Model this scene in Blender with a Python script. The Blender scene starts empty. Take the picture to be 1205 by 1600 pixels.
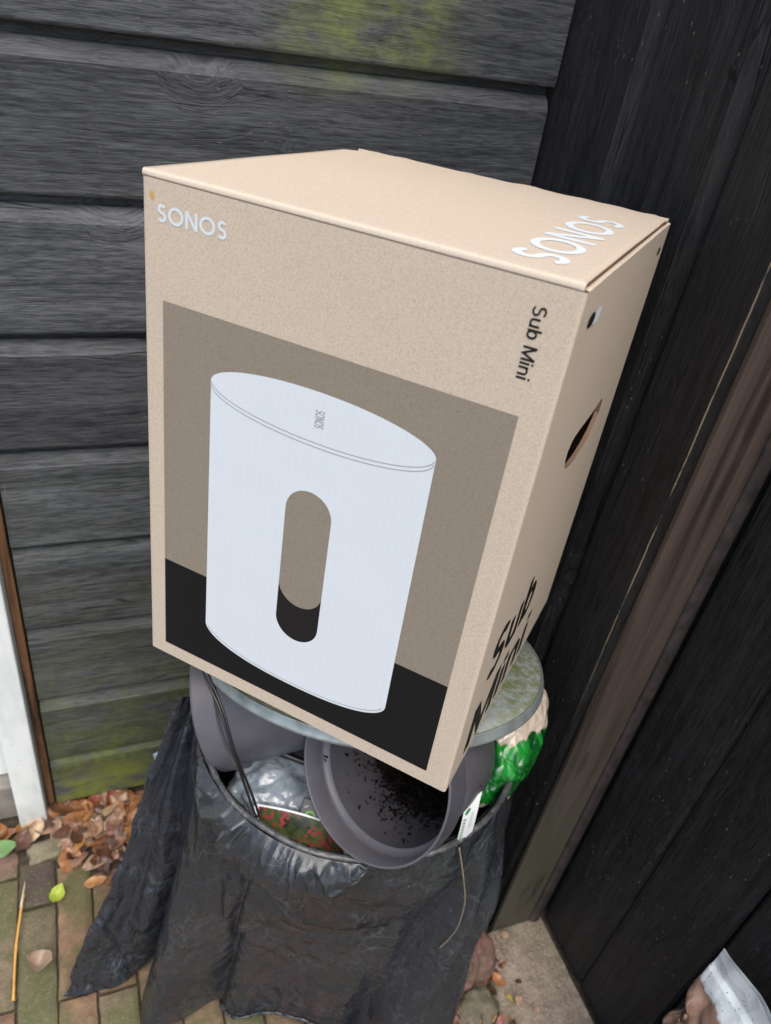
import bpy, bmesh, math, random
from mathutils import Vector, Matrix, noise, geometry
random.seed(7)
rad = math.radians

# ------------------------------------------------------------------ camera, world, sun, exposure
scene = bpy.context.scene
col = scene.collection
cd = bpy.data.cameras.new("camera")
cam = bpy.data.objects.new("camera", cd)
col.objects.link(cam)
cd.sensor_fit = 'HORIZONTAL'; cd.sensor_width = 36.0; cd.lens = 35.71
cd.clip_start = 0.02; cd.clip_end = 200
cam.matrix_world = Matrix(((0.9308827, 0.09068785, -0.3538829, -0.6011),
                           (-0.3371745, 0.58612812, -0.73672734, -0.9645),
                           (0.1406085, 0.80512703, 0.57619416, 1.3929),
                           (0, 0, 0, 1)))
cd.dof.use_dof = True; cd.dof.focus_distance = 0.72; cd.dof.aperture_fstop = 9.0
scene.camera = cam

w = bpy.data.worlds.new("World"); scene.world = w; w.use_nodes = True
wn = w.node_tree; wn.nodes.clear()
sky = wn.nodes.new('ShaderNodeTexSky'); sky.sky_type = 'NISHITA'; sky.sun_disc = False
SUN_EL, SUN_AZ = 62, 188          # azimuth clockwise from +y
sky.sun_elevation = rad(SUN_EL); sky.sun_rotation = rad(SUN_AZ); sky.dust_density = 3.0; sky.air_density = 1.0
bg = wn.nodes.new('ShaderNodeBackground'); bg.inputs['Strength'].default_value = 0.12
wo = wn.nodes.new('ShaderNodeOutputWorld')
wn.links.new(sky.outputs[0], bg.inputs[0]); wn.links.new(bg.outputs[0], wo.inputs[0])
sd = bpy.data.lights.new("sun", 'SUN'); sd.energy = 1.75; sd.angle = rad(60); sd.color = (1, 0.97, 0.925)
sun = bpy.data.objects.new("sun", sd); col.objects.link(sun)
e, a = rad(SUN_EL), rad(SUN_AZ)
sdir = Vector((math.sin(a) * math.cos(e), math.cos(a) * math.cos(e), math.sin(e)))
sun.rotation_euler = sdir.to_track_quat('Z', 'Y').to_euler()
scene.view_settings.view_transform = 'Standard'; scene.view_settings.look = 'None'
scene.view_settings.exposure = 0.95; scene.view_settings.gamma = 1
scene.view_settings.use_curve_mapping = False


# ------------------------------------------------------------------ helpers
def thing(name, label, cat, loc=(0, 0, 0), group=None):
    o = bpy.data.objects.new(name, None); col.objects.link(o); o.location = loc
    o.empty_display_size = 0.05
    o['label'] = label; o['category'] = cat
    if group: o['group'] = group
    return o


def tag(o, label, cat, group=None, kind=None):
    o['label'] = label; o['category'] = cat
    if group: o['group'] = group
    if kind: o['kind'] = kind
    return o


def mesh(name, V, F, mats, parent=None, smooth=True, mi=None, colors=None, M=None):
    """One mesh object. Coordinates are world coordinates (M optional transform)."""
    me = bpy.data.meshes.new(name)
    if M is not None: V = [M @ Vector(v) for v in V]
    me.from_pydata([tuple(v) for v in V], [], F)
    if not isinstance(mats, (list, tuple)): mats = [mats]
    for m in mats: me.materials.append(m)
    if mi: me.polygons.foreach_set('material_index', mi)
    me.polygons.foreach_set('use_smooth', [smooth] * len(me.polygons))
    if colors:
        at = me.color_attributes.new('tint', 'FLOAT_COLOR', 'POINT')
        for i, c in enumerate(colors): at.data[i].color = (c[0], c[1], c[2], 1)
    me.update()
    o = bpy.data.objects.new(name, me); col.objects.link(o)
    if parent:
        o.parent = parent
        L = parent.matrix_world.translation if parent.parent is None and parent.type != 'EMPTY' else None
        o.matrix_parent_inverse = Matrix.Translation(-Vector(parent.location)) if parent.type == 'EMPTY' else Matrix.Identity(4)
    return o


class MB:
    def __init__(s): s.V = []; s.F = []; s.I = []; s.C = []

    def add(s, V, F, mi=0, c=(1, 1, 1)):
        n = len(s.V); s.V += [Vector(v) for v in V]; s.F += [tuple(i + n for i in f) for f in F]
        s.I += [mi] * len(F); s.C += [c] * len(V)

    def box(s, lo, hi, mi=0, c=(1, 1, 1), M=None):
        x0, y0, z0 = lo; x1, y1, z1 = hi
        V = [(x0, y0, z0), (x1, y0, z0), (x1, y1, z0), (x0, y1, z0), (x0, y0, z1), (x1, y0, z1), (x1, y1, z1), (x0, y1, z1)]
        if M is not None: V = [M @ Vector(v) for v in V]
        s.add(V, [(0, 3, 2, 1), (4, 5, 6, 7), (0, 1, 5, 4), (1, 2, 6, 5), (2, 3, 7, 6), (3, 0, 4, 7)], mi, c)

    def out(s, name, mats, parent=None, smooth=True, col_=False, M=None):
        return mesh(name, s.V, s.F, mats, parent, smooth, s.I, s.C if col_ else None, M)


def bevel(o, width, seg=2, ang=30):
    m = o.modifiers.new('bevel', 'BEVEL'); m.width = width; m.segments = seg
    m.limit_method = 'ANGLE'; m.angle_limit = rad(ang)
    return o


def grid(nu, nv, fn, closed_u=False):
    V = [fn(i / (nu if closed_u else nu - 1), j / (nv - 1)) for j in range(nv) for i in range(nu)]
    F = []
    for j in range(nv - 1):
        for i in range(nu if closed_u else nu - 1):
            a = j * nu + i; b = j * nu + (i + 1) % nu
            F.append((a, b, b + nu, a + nu))
    return V, F


def tube(pts, r, n=8):
    pts = [Vector(p) for p in pts]; V = []; F = []
    up = Vector((0.3, 0.2, 1)).normalized()
    for k, p in enumerate(pts):
        d = (pts[min(k + 1, len(pts) - 1)] - pts[max(k - 1, 0)]).normalized()
        a = d.cross(up).normalized(); b = d.cross(a)
        rr = r[k] if isinstance(r, (list, tuple)) else r
        for i in range(n):
            t = 2 * math.pi * i / n
            V.append(p + rr * (math.cos(t) * a + math.sin(t) * b))
    for k in range(len(pts) - 1):
        for i in range(n):
            F.append((k * n + i, k * n + (i + 1) % n, (k + 1) * n + (i + 1) % n, (k + 1) * n + i))
    F.append(tuple(range(n))[::-1]); F.append(tuple((len(pts) - 1) * n + i for i in range(n)))
    return V, F


def spline(P, n):
    """Catmull-Rom through P, n samples."""
    P = [Vector(p) for p in P]; Q = [2 * P[0] - P[1]] + P + [2 * P[-1] - P[-2]]; out = []
    for k in range(n):
        t = k / (n - 1) * (len(P) - 1); i = min(int(t), len(P) - 2); t -= i
        a, b, c, d = Q[i:i + 4]
        out.append(0.5 * ((2 * b) + (c - a) * t + (2 * a - 5 * b + 4 * c - d) * t * t + (3 * b - a - 3 * c + d) * t ** 3))
    return out


def lerp_tab(tab, x):
    for (x0, y0), (x1, y1) in zip(tab, tab[1:]):
        if x <= x1:
            t = max(0, (x - x0) / (x1 - x0)); t = t * t * (3 - 2 * t); return y0 + (y1 - y0) * t
    return tab[-1][1]


def ns(p, s=1.0): return noise.noise(Vector(p) * s)


def ridge(p, s, oct=3):
    v = 0; a = 1
    for _ in range(oct):
        v += a * (1 - 2 * abs(noise.noise(Vector(p) * s))); s *= 2.1; a *= 0.5
    return v / 1.75


def facet(p, s, warp=0.25):
    p = Vector(p) * s; q = p + warp * Vector(noise.noise_vector(p * 0.7))
    return 0.5 - noise.voronoi(q)[0][0]


# ------------------------------------------------------------------ material helpers
class Mat:
    def __init__(s, name, rough=0.6, spec=0.4):
        s.m = bpy.data.materials.new(name); s.m.use_nodes = True
        s.t = s.m.node_tree; s.b = s.t.nodes['Principled BSDF']
        s.b.inputs['Roughness'].default_value = rough
        s.b.inputs['Specular IOR Level'].default_value = spec
        s.tc = s.t.nodes.new('ShaderNodeTexCoord')

    def set(s, k, v):
        if hasattr(v, 'is_output'): s.t.links.new(v, s.b.inputs[k])
        else: s.b.inputs[k].default_value = v
        return s

    def coord(s, scale=(1, 1, 1), kind='Object', loc=(0, 0, 0), rot=(0, 0, 0)):
        mp = s.t.nodes.new('ShaderNodeMapping'); mp.inputs['Scale'].default_value = scale
        mp.inputs['Location'].default_value = loc; mp.inputs['Rotation'].default_value = rot
        if kind == 'World':
            g = s.t.nodes.new('ShaderNodeNewGeometry'); s.t.links.new(g.outputs['Position'], mp.inputs['Vector'])
        else: s.t.links.new(s.tc.outputs[kind], mp.inputs['Vector'])
        return mp.outputs[0]

    def noise(s, vec, scale=5, detail=4, rough=0.55, dist=0.0):
        n = s.t.nodes.new('ShaderNodeTexNoise'); n.inputs['Scale'].default_value = scale
        n.inputs['Detail'].default_value = detail; n.inputs['Roughness'].default_value = rough
        n.inputs['Distortion'].default_value = dist
        s.t.links.new(vec, n.inputs['Vector']); return n.outputs[0]

    def voro(s, vec, scale=5, feature='F1', out=0, rnd=1.0):
        n = s.t.nodes.new('ShaderNodeTexVoronoi'); n.feature = feature; n.inputs['Scale'].default_value = scale
        n.inputs['Randomness'].default_value = rnd
        s.t.links.new(vec, n.inputs['Vector']); return n.outputs[out]

    def ramp(s, fac, stops):
        r = s.t.nodes.new('ShaderNodeValToRGB'); el = r.color_ramp.elements
        while len(el) < len(stops): el.new(0.5)
        for e_, (p, c) in zip(el, stops):
            e_.position = p; e_.color = (c, c, c, 1) if isinstance(c, (int, float)) else (*c, 1)
        s.t.links.new(fac, r.inputs[0]); return r.outputs[0]

    def mix(s, fac, a_, b_, mode='MIX'):
        n = s.t.nodes.new('ShaderNodeMix'); n.data_type = 'RGBA'; n.blend_type = mode
        for k, v in ((0, fac), (6, a_), (7, b_)):
            if hasattr(v, 'is_output'): s.t.links.new(v, n.inputs[k])
            elif isinstance(v, (int, float)) and k == 0: n.inputs[k].default_value = v
            elif isinstance(v, (int, float)): n.inputs[k].default_value = (v, v, v, 1)
            else: n.inputs[k].default_value = (*v, 1)
        return n.outputs[2]

    def math(s, op, a_, b_=0.0, clamp=False):
        n = s.t.nodes.new('ShaderNodeMath'); n.operation = op; n.use_clamp = clamp
        for k, v in ((0, a_), (1, b_)):
            if hasattr(v, 'is_output'): s.t.links.new(v, n.inputs[k])
            else: n.inputs[k].default_value = v
        return n.outputs[0]

    def xyz(s, vec):
        n = s.t.nodes.new('ShaderNodeSeparateXYZ'); s.t.links.new(vec, n.inputs[0]); return n.outputs

    def objrand(s):
        return s.t.nodes.new('ShaderNodeObjectInfo').outputs['Random']

    def attr(s, name):
        n = s.t.nodes.new('ShaderNodeAttribute'); n.attribute_name = name; return n.outputs['Color']

    def shift(s, vec, val, amt=37.0):
        n = s.t.nodes.new('ShaderNodeVectorMath'); n.operation = 'ADD'
        s.t.links.new(vec, n.inputs[0]); m = s.math('MULTIPLY', val, amt); s.t.links.new(m, n.inputs[1]); return n.outputs[0]

    def bump(s, h, dist=0.001, strength=1.0, prev=None):
        n = s.t.nodes.new('ShaderNodeBump'); n.inputs['Distance'].default_value = dist
        n.inputs['Strength'].default_value = strength
        s.t.links.new(h, n.inputs['Height'])
        if prev is not None: s.t.links.new(prev, n.inputs['Normal'])
        s.t.links.new(n.outputs[0], s.b.inputs['Normal']); return n.outputs[0]


def plain(name, c, rough=0.5, spec=0.4, var=0.15, scale=40, bump=0.0, metal=0.0):
    m = Mat(name, rough, spec)
    n = m.noise(m.coord(), scale, 5)
    d = tuple(x * (1 - var) for x in c); l = tuple(min(1, x * (1 + var)) for x in c)
    m.set('Base Color', m.ramp(n, [(0.3, d), (0.7, l)])).set('Metallic', metal)
    if bump: m.bump(n, bump)
    return m.m


def board_mat(name, dark, light, moss_low=False, moss_top=False, rough=0.6, speck=0.0, spec=0.4, worn=False):
    """Stained sawn timber; board's local x runs along the grain."""
    m = Mat(name, rough, spec)
    r = m.objrand()
    v = m.shift(m.coord(), r)
    knotv = m.shift(m.coord((8.5, 10.5, 10.5)), r, 11.0)
    kvn = m.t.nodes.new('ShaderNodeTexVoronoi'); kvn.inputs['Scale'].default_value = 1.0; m.t.links.new(knotv, kvn.inputs['Vector'])
    ksel = m.ramp(m.xyz(kvn.outputs['Color'])[0], [(0.80, 0.0), (0.81, 1.0)])
    kd0 = kvn.outputs['Distance']
    kd = m.math('ADD', kd0, m.math('MULTIPLY', m.math('SUBTRACT', 1.0, ksel), 2.0))
    kn = m.ramp(kd, [(0.0, 1.0), (0.15, 0.75), (0.42, 0.0)])
    wob = m.noise(m.shift(m.coord((1.2, 5, 5)), r), 1.6, 3)
    # distort the grain around knots
    add = m.t.nodes.new('ShaderNodeVectorMath'); add.operation = 'MULTIPLY_ADD'
    mp = m.t.nodes.new('ShaderNodeMapping'); mp.inputs['Scale'].default_value = (1.0, 1, 1)
    m.t.links.new(v, mp.inputs[0])
    cmb = m.t.nodes.new('ShaderNodeCombineXYZ')
    q = m.math('ADD', m.math('MULTIPLY', kn, 0.022), m.math('MULTIPLY', wob, 0.035))
    m.t.links.new(q, cmb.inputs[1]); m.t.links.new(q, cmb.inputs[2])
    va = m.t.nodes.new('ShaderNodeVectorMath'); va.operation = 'ADD'
    m.t.links.new(mp.outputs[0], va.inputs[0]); m.t.links.new(cmb.outputs[0], va.inputs[1])
    sc = m.t.nodes.new('ShaderNodeVectorMath'); sc.operation = 'MULTIPLY'; sc.inputs[1].default_value = (5, 95, 95)
    m.t.links.new(va.outputs[0], sc.inputs[0])
    g1 = m.noise(sc.outputs[0], 1.0, 6, 0.65)
    sc2 = m.t.nodes.new('ShaderNodeVectorMath'); sc2.operation = 'MULTIPLY'; sc2.inputs[1].default_value = (34, 330, 330)
    m.t.links.new(va.outputs[0], sc2.inputs[0])
    g2 = m.noise(sc2.outputs[0], 1.0, 4, 0.7)
    sc3 = m.t.nodes.new('ShaderNodeVectorMath'); sc3.operation = 'MULTIPLY'; sc3.inputs[1].default_value = (1.5, 34, 34)
    m.t.links.new(va.outputs[0], sc3.inputs[0])
    g3 = m.noise(sc3.outputs[0], 1.0, 4, 0.6, 0.6)
    blot = m.noise(m.shift(m.coord((4, 11, 11)), r, 5), 1.5, 7, 0.68)
    f = m.math('ADD', m.math('MULTIPLY', g1, 0.30), m.math('MULTIPLY', g2, 0.50))
    f = m.math('ADD', f, m.math('MULTIPLY', blot, 0.33))
    f = m.math('ADD', f, m.math('MULTIPLY', m.math('SUBTRACT', g3, 0.5), 0.45))
    c = m.ramp(f, [(0.43, dark), (0.68, light)])
    c = m.mix(m.math('MULTIPLY', m.ramp(g2, [(0.40, 1.0), (0.50, 0.0)]), 0.32), c, tuple(x * 0.55 for x in dark))
    # fine dark growth lines
    for lo in (0.36, 0.44, 0.52, 0.60):
        ln = m.math('ABSOLUTE', m.math('SUBTRACT', g3, lo))
        c = m.mix(m.math('MULTIPLY', m.ramp(ln, [(0.0, 0.75), (0.012, 0.0)]), m.ramp(blot, [(0.35, 0.15), (0.6, 0.8)])), c, tuple(x * 0.45 for x in dark))
    vc = m.t.nodes.new('ShaderNodeVectorMath'); vc.operation = 'MULTIPLY'; vc.inputs[1].default_value = (2.6, 55, 55)
    m.t.links.new(va.outputs[0], vc.inputs[0])
    ck = m.math('MULTIPLY', m.ramp(m.voro(vc.outputs[0], 1.0, 'DISTANCE_TO_EDGE'), [(0.0, 1.0), (0.022, 0.0)]), m.ramp(m.noise(m.shift(m.coord((3, 14, 14)), r, 21), 1.0, 3), [(0.54, 0.0), (0.62, 1.0)]))
    c = m.mix(m.math('MULTIPLY', ck, 0.85), c, tuple(x * 0.25 for x in dark))
    c = m.mix(m.math('MULTIPLY', m.ramp(kd, [(0.05, 1.0), (0.12, 0.0)]), 0.85), c, tuple(x * 0.35 for x in dark))
    # per-board tone
    tone = m.math('ADD', m.math('MULTIPLY', r, 0.5), 0.80)
    tn = m.t.nodes.new('ShaderNodeVectorMath'); tn.operation = 'SCALE'
    m.t.links.new(c, tn.inputs[0]); m.t.links.new(tone, tn.inputs['Scale']); c = tn.outputs[0]
    W = m.coord(kind='World'); xyz = m.xyz(W)
    mn = m.noise(m.coord((9, 9, 14), 'World'), 1.0, 6, 0.65)
    mf = m.noise(m.coord((90, 90, 90), 'World'), 1.0, 3, 0.6)
    if moss_low:
        h = m.ramp(xyz[2], [(0.0, 1.0), (0.13, 0.90), (0.30, 0.45), (0.55, 0.16), (0.85, 0.0)])
        fac = m.math('MULTIPLY', h, m.ramp(mn, [(0.34, 0.0), (0.62, 1.0)]))
        fac = m.math('MULTIPLY', fac, m.ramp(mf, [(0.25, 0.55), (0.6, 1.0)]))
        c = m.mix(m.math('MULTIPLY', fac, 0.85, True), c, m.mix(mf, (0.035, 0.05, 0.02), (0.19, 0.22, 0.03)))
        edge = m.math('MULTIPLY', m.ramp(xyz[2], [(0.0, 1.0), (0.05, 0.7), (0.11, 0.0)]), m.ramp(mn, [(0.4, 0.0), (0.6, 1.0)]))
        c = m.mix(m.math('MULTIPLY', edge, 0.9), c, (0.22, 0.26, 0.02))
    if moss_low:
        dn = m.noise(m.coord((55, 55, 5), 'World'), 1.0, 4, 0.6)
        dz2 = m.ramp(m.noise(m.coord((3, 3, 5), 'World', (7, 0, 3)), 1.0, 2), [(0.52, 0.0), (0.62, 1.0)])
        c = m.mix(m.math('MULTIPLY', m.math('MULTIPLY', m.ramp(dn, [(0.66, 0.0), (0.74, 0.7)]), dz2), m.ramp(mf, [(0.4, 0.2), (0.6, 1.0)])), c, (0.30, 0.30, 0.31))
    if moss_top:
        dx = m.math('DIVIDE', m.math('ADD', xyz[0], 0.27), 0.17); dz = m.math('DIVIDE', m.math('SUBTRACT', xyz[2], 1.36), 0.11)
        d2 = m.math('ADD', m.math('MULTIPLY', dx, dx), m.math('MULTIPLY', dz, dz))
        mask = m.ramp(d2, [(0.0, 1.0), (1.0, 0.0)])
        fac = m.math('MULTIPLY', mask, m.ramp(mn, [(0.44, 0.05), (0.60, 1.0)]))
        c = m.mix(m.math('MULTIPLY', fac, 0.85, True), c, m.mix(mf, (0.05, 0.065, 0.02), (0.22, 0.27, 0.045)))
    if worn:
        dy = m.math('ABSOLUTE', m.math('ADD', m.math('ADD', xyz[1], 0.4302), m.math('MULTIPLY', m.math('SUBTRACT', mn, 0.5), 0.004)))
        wl = m.math('MULTIPLY', m.ramp(m.math('MULTIPLY', dy, 250.0), [(0.12, 1.0), (0.24, 0.0)]), m.ramp(m.noise(m.coord((1, 1, 14), 'World'), 1.0, 6, 0.7), [(0.38, 0.0), (0.50, 1.0)]))
        wl = m.math('MULTIPLY', wl, m.ramp(xyz[2], [(0.55, 0.0), (0.8, 1.0)]))
        c = m.mix(m.math('MULTIPLY', wl, 0.7), c, (0.36, 0.28, 0.19))
    if speck:
        sv = m.shift(m.coord((10, 42, 42)), r, 3)
        sp = m.math('ADD', m.voro(sv, 1.6), m.math('MULTIPLY', m.ramp(m.noise(sv, 0.9, 2), [(0.40, 0.0), (0.7, 1.0)]), 0.03))
        gate = m.ramp(m.noise(m.coord((4, 9, 9), loc=(3, 1, 2)), 1.2, 3), [(0.5, 0.0), (0.62, 1.0)])
        fac = m.math('MULTIPLY', m.ramp(sp, [(0.05, 1.0), (0.085, 0.0)]), gate)
        c = m.mix(m.math('MULTIPLY', fac, speck), c, (0.30, 0.25, 0.17))
        sv2 = m.shift(m.coord((50, 120, 120)), r, 9); sp2 = m.math('ADD', m.voro(sv2, 1.0), m.math('MULTIPLY', m.noise(sv2, 0.7, 2), 0.07))
        fac2 = m.math('MULTIPLY', m.ramp(sp2, [(0.09, 1.0), (0.16, 0.0)]), m.ramp(m.noise(m.coord((6, 6, 6)), 1.0, 3), [(0.46, 0.0), (0.6, 1.0)]))
        c = m.mix(m.math('MULTIPLY', fac2, speck), c, (0.33, 0.29, 0.23))
    m.set('Base Color', c)
    m.set('Roughness', m.math('ADD', m.math('MULTIPLY', g1, 0.25), rough - 0.12))
    b1 = m.bump(g2, 0.0012, 0.9)
    b2 = m.bump(g1, 0.0016, 0.8, b1)
    m.bump(m.math('SUBTRACT', 1.0, m.math('MAXIMUM', ck, m.ramp(kd, [(0.03, 1.0), (0.10, 0.0)]))), 0.002, 0.7, b2)
    return m.m


def kraft(name, base=(0.515, 0.43, 0.335), amount=1.0, rough=0.82):
    m = Mat(name, rough, 0.25)
    v = m.coord()
    n1 = m.noise(v, 1700, 2, 0.7); n2 = m.noise(v, 760, 3, 0.65); n3 = m.noise(v, 7, 4, 0.5)
    f = m.math('ADD', m.math('MULTIPLY', n1, 0.5), m.math('MULTIPLY', n2, 0.5))
    k = amount
    c = m.ramp(f, [(0.36, tuple(x * (1 - 0.26 * k) for x in base)), (0.5, base), (0.66, tuple(min(1, x * (1 + 0.16 * k)) for x in base))])
    c = m.mix(m.math('MULTIPLY', m.ramp(n3, [(0.35, 0.0), (0.7, 1.0)]), 0.15 * k), c, tuple(x * 0.90 for x in base))
    fib = m.voro(m.coord((140, 140, 55), rot=(0.5, 0.3, 0.8)), 1.0)
    c = m.mix(m.math('MULTIPLY', m.ramp(fib, [(0.03, 1.0), (0.07, 0.0)]), 0.45 * k), c, tuple(x * 0.5 for x in base))
    m.set('Base Color', c)
    wv = m.t.nodes.new('ShaderNodeTexWave'); wv.wave_type = 'BANDS'; wv.bands_direction = 'X'
    wv.inputs['Scale'].default_value = 46; wv.inputs['Distortion'].default_value = 0.6; wv.inputs['Detail'].default_value = 1
    m.t.links.new(v, wv.inputs['Vector'])
    b1 = m.bump(wv.outputs[1], 0.00014, 0.4)
    b2 = m.bump(n2, 0.0002, 0.35, b1)
    m.bump(m.noise(v, 9, 2), 0.004, 0.22, b2)
    return m.m


def plastic_bag(name, base=(0.016, 0.017, 0.019), dust=(0.10, 0.10, 0.10), rough=0.36, crinkle=1.0, dusty=0.5):
    m = Mat(name, rough, 0.5)
    v = m.coord()
    big = m.noise(v, 5, 5, 0.6)
    fine = m.noise(v, 60, 6, 0.7)
    du = m.math('MULTIPLY', m.ramp(big, [(0.35, 0.1), (0.7, 1.0)]), m.ramp(fine, [(0.35, 0.2), (0.7, 1.0)]))
    c = m.mix(m.math('MULTIPLY', du, dusty), base, dust)
    # dry water marks and scuffs
    mot = m.noise(m.coord((1, 1, 0.55)), 150, 5, 0.75)
    c = m.mix(m.math('MULTIPLY', m.ramp(mot, [(0.52, 0.0), (0.66, 1.0)]), m.math('MULTIPLY', m.ramp(big, [(0.4, 0.2), (0.65, 1.0)]), dusty * 0.55)), c, tuple(q * 1.5 for q in dust))
    stq = m.noise(m.coord((1, 1, 0.10)), 90, 4, 0.7)
    c = m.mix(m.math('MULTIPLY', m.ramp(stq, [(0.60, 0.0), (0.72, 1.0)]), dusty * 0.25), c, tuple(q * 1.7 for q in dust))
    # dry chalky scratch flecks
    sp = m.voro(m.coord((1, 1, 0.6)), 95)
    c = m.mix(m.math('MULTIPLY', m.ramp(sp, [(0.05, 0.8), (0.1, 0.0)]), m.ramp(m.noise(v, 11, 3), [(0.5, 0.0), (0.62, 1.0)])), c, (0.28, 0.26, 0.22))
    m.set('Base Color', c)
    m.set('Roughness', m.math('ADD', m.math('MULTIPLY', fine, 0.25), rough - 0.06))
    # crumpled film: warped voronoi creases
    wr = m.t.nodes.new('ShaderNodeVectorMath'); wr.operation = 'ADD'
    nc = m.t.nodes.new('ShaderNodeTexNoise'); nc.inputs['Scale'].default_value = 9; nc.inputs['Detail'].default_value = 3
    m.t.links.new(v, nc.inputs['Vector'])
    scn = m.t.nodes.new('ShaderNodeVectorMath'); scn.operation = 'SCALE'; scn.inputs['Scale'].default_value = 0.12
    m.t.links.new(nc.outputs[1], scn.inputs[0]); m.t.links.new(v, wr.inputs[0]); m.t.links.new(scn.outputs[0], wr.inputs[1])
    sq = m.t.nodes.new('ShaderNodeVectorMath'); sq.operation = 'MULTIPLY'; sq.inputs[1].default_value = (1, 1, 0.45)
    m.t.links.new(wr.outputs[0], sq.inputs[0])
    ce = m.voro(sq.outputs[0], 17, 'DISTANCE_TO_EDGE'); ce2 = m.voro(sq.outputs[0], 48, 'DISTANCE_TO_EDGE')
    ga = m.ramp(m.noise(v, 16, 5, 0.65), [(0.48, 0.0), (0.66, 1.0)])
    cr_ = m.math('MULTIPLY', m.math('MAXIMUM', m.ramp(ce, [(0.0, 0.25), (0.022, 0.0)]), m.ramp(ce2, [(0.0, 0.28), (0.040, 0.0)])), ga)
    c = m.mix(cr_, c, (0.20, 0.205, 0.21)); m.set('Base Color', c)
    v1 = m.voro(sq.outputs[0], 26, 'F1'); v2 = m.voro(sq.outputs[0], 75, 'F1')
    b0 = m.bump(m.math('MULTIPLY', m.ramp(ce, [(0.0, 0.0), (0.22, 1.0)]), m.ramp(m.noise(v, 6, 2), [(0.35, 0.25), (0.65, 1.0)])), 0.0050 * crinkle, 0.7)
    b1 = m.bump(v1, 0.004 * crinkle, 0.5, b0)
    b2 = m.bump(v2, 0.0022 * crinkle, 0.5, b1)
    m.bump(m.noise(sq.outputs[0], 120, 3), 0.0008 * crinkle, 0.6, b2)
    return m.m


M_wallA = board_mat('stained_shed_timber', (0.0215, 0.0240, 0.0270), (0.090, 0.095, 0.101), True, True, 0.62, 0.25)
M_wallB = board_mat('black_painted_timber', (0.007, 0.0075, 0.0088), (0.027, 0.027, 0.029), rough=0.5, speck=0.55, spec=0.35, worn=True)
M_door = board_mat('black_door_timber', (0.0060, 0.0065, 0.0075), (0.0190, 0.0195, 0.0215), rough=0.5, speck=0.5, spec=0.3)
M_kraft = kraft('kraft_board')
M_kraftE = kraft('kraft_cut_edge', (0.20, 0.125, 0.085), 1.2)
M_kraftL = kraft('kraft_fold_highlight', (0.55, 0.47, 0.375), 0.6)  # paler kraft paints the highlight along the front fold ridge
M_taupe = kraft('taupe_ink', (0.235, 0.20, 0.155), 0.9, 0.7)
M_black = kraft('black_ink', (0.0055, 0.0053, 0.0053), 0.6, 0.75)
M_holeblk = kraft('dark_brown_ink', (0.011, 0.0095, 0.009), 0.6, 0.75)
M_white = kraft('white_ink', (0.60, 0.645, 0.675), 0.14, 0.6)
M_line = plain('thin_line_ink', (0.22, 0.22, 0.24), 0.6)
M_letter = plain('black_letter_ink', (0.008, 0.008, 0.008), 0.5)


# ------------------------------------------------------------------ boarded walls
def shiplap(p=0.165, g=0.0125, first_bottom=0.0):
    """section across one board: (outward depth, height)."""
    return [(0.0, 0.0015 + first_bottom), (0.0008, 0.004 + first_bottom), (0.0004, 0.06), (0.0, p - 0.030),
            (-0.0010, p - 0.0285), (-0.0032, p - 0.0235), (-0.0068, p - 0.0180), (-0.0125, p - g), (-0.0172, p - g + 0.0015),
            (-0.0176, p + 0.008), (-0.026, p + 0.008), (-0.026, 0.012 + first_bottom), (-0.0105, 0.012 + first_bottom), (-0.0105, first_bottom),
            (-0.0010, first_bottom)]


def board(name, L, prof, mat, parent, M, seed=0, nseg=40):
    V = []; F = []; n = len(prof)
    for i in range(nseg + 1):
        x = L * i / nseg
        for d, h in prof:
            wob = 0.0010 * ns((x * 3, h * 10, seed * 7.3)) if d > -0.02 else 0
            wz = 0.0012 * ns((x * 2.2, 5.1, seed * 3.1))
            V.append((x, -(d + wob), h + wz))
    for i in range(nseg):
        for k in range(n):
            a_ = i * n + k; b_ = i * n + (k + 1) % n
            F.append((a_, b_, b_ + n, a_ + n))
    F.append(tuple(range(n))); F.append(tuple(nseg * n + k for k in range(n))[::-1])
    me = bpy.data.meshes.new(name); me.from_pydata(V, [], F); me.materials.append(mat)
    bm = bmesh.new(); bm.from_mesh(me); bmesh.ops.recalc_face_normals(bm, faces=bm.faces[:]); bm.to_mesh(me); bm.free()
    o = bpy.data.objects.new(name, me); col.objects.link(o); o.parent = parent
    o.matrix_parent_inverse = Matrix.Translation(-Vector(parent.location)); o.matrix_basis = M
    return o


wallA = thing('shed_wall', 'weathered grey black shed wall of wide horizontal boards with green moss at the foot', 'wall', (-0.36, 0.02, 0))
P = 0.165; Z0 = 0.1423
XL = -0.7185
lowprof = [(0, 0), (0.0008, .004), (0.0, Z0 - .030), (-.0010, Z0 - .0285), (-.0032, Z0 - .0235), (-.0068, Z0 - .018), (-.0125, Z0 - .0125), (-.0172, Z0 - .011), (-.0176, Z0 + .008), (-.026, Z0 + .008), (-.026, .004)]
board('board', -XL - 0.004, lowprof, M_wallA, wallA, Matrix.Translation((XL, 0, 0.012)), 1)
for i in range(13):
    dx = random.uniform(-0.003, 0.001)
    board('board', -XL - 0.004 + dx, shiplap(), M_wallA, wallA, Matrix.Translation((XL, 0, Z0 + 0.0 + i * P)), i + 2)
mb = MB(); mb.box((XL + 0.004, 0.030, 0.0), (-0.004, 0.05, Z0 + 13 * P)); mb.out('backing', plain('dark_backing', (0.01, 0.01, 0.01), 0.9), wallA, False)

wallB = thing('side_wall', 'black painted side wall of vertical boards meeting the shed in the corner', 'wall', (0.02, -0.22, 0))
Rz = Matrix(((0, 0, 1, 0), (0, 1, 0, 0), (-1, 0, 0, 0), (0, 0, 0, 1)))
# local x -> world +z (length), local -y -> world -x (outward), local z -> world -y


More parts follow.
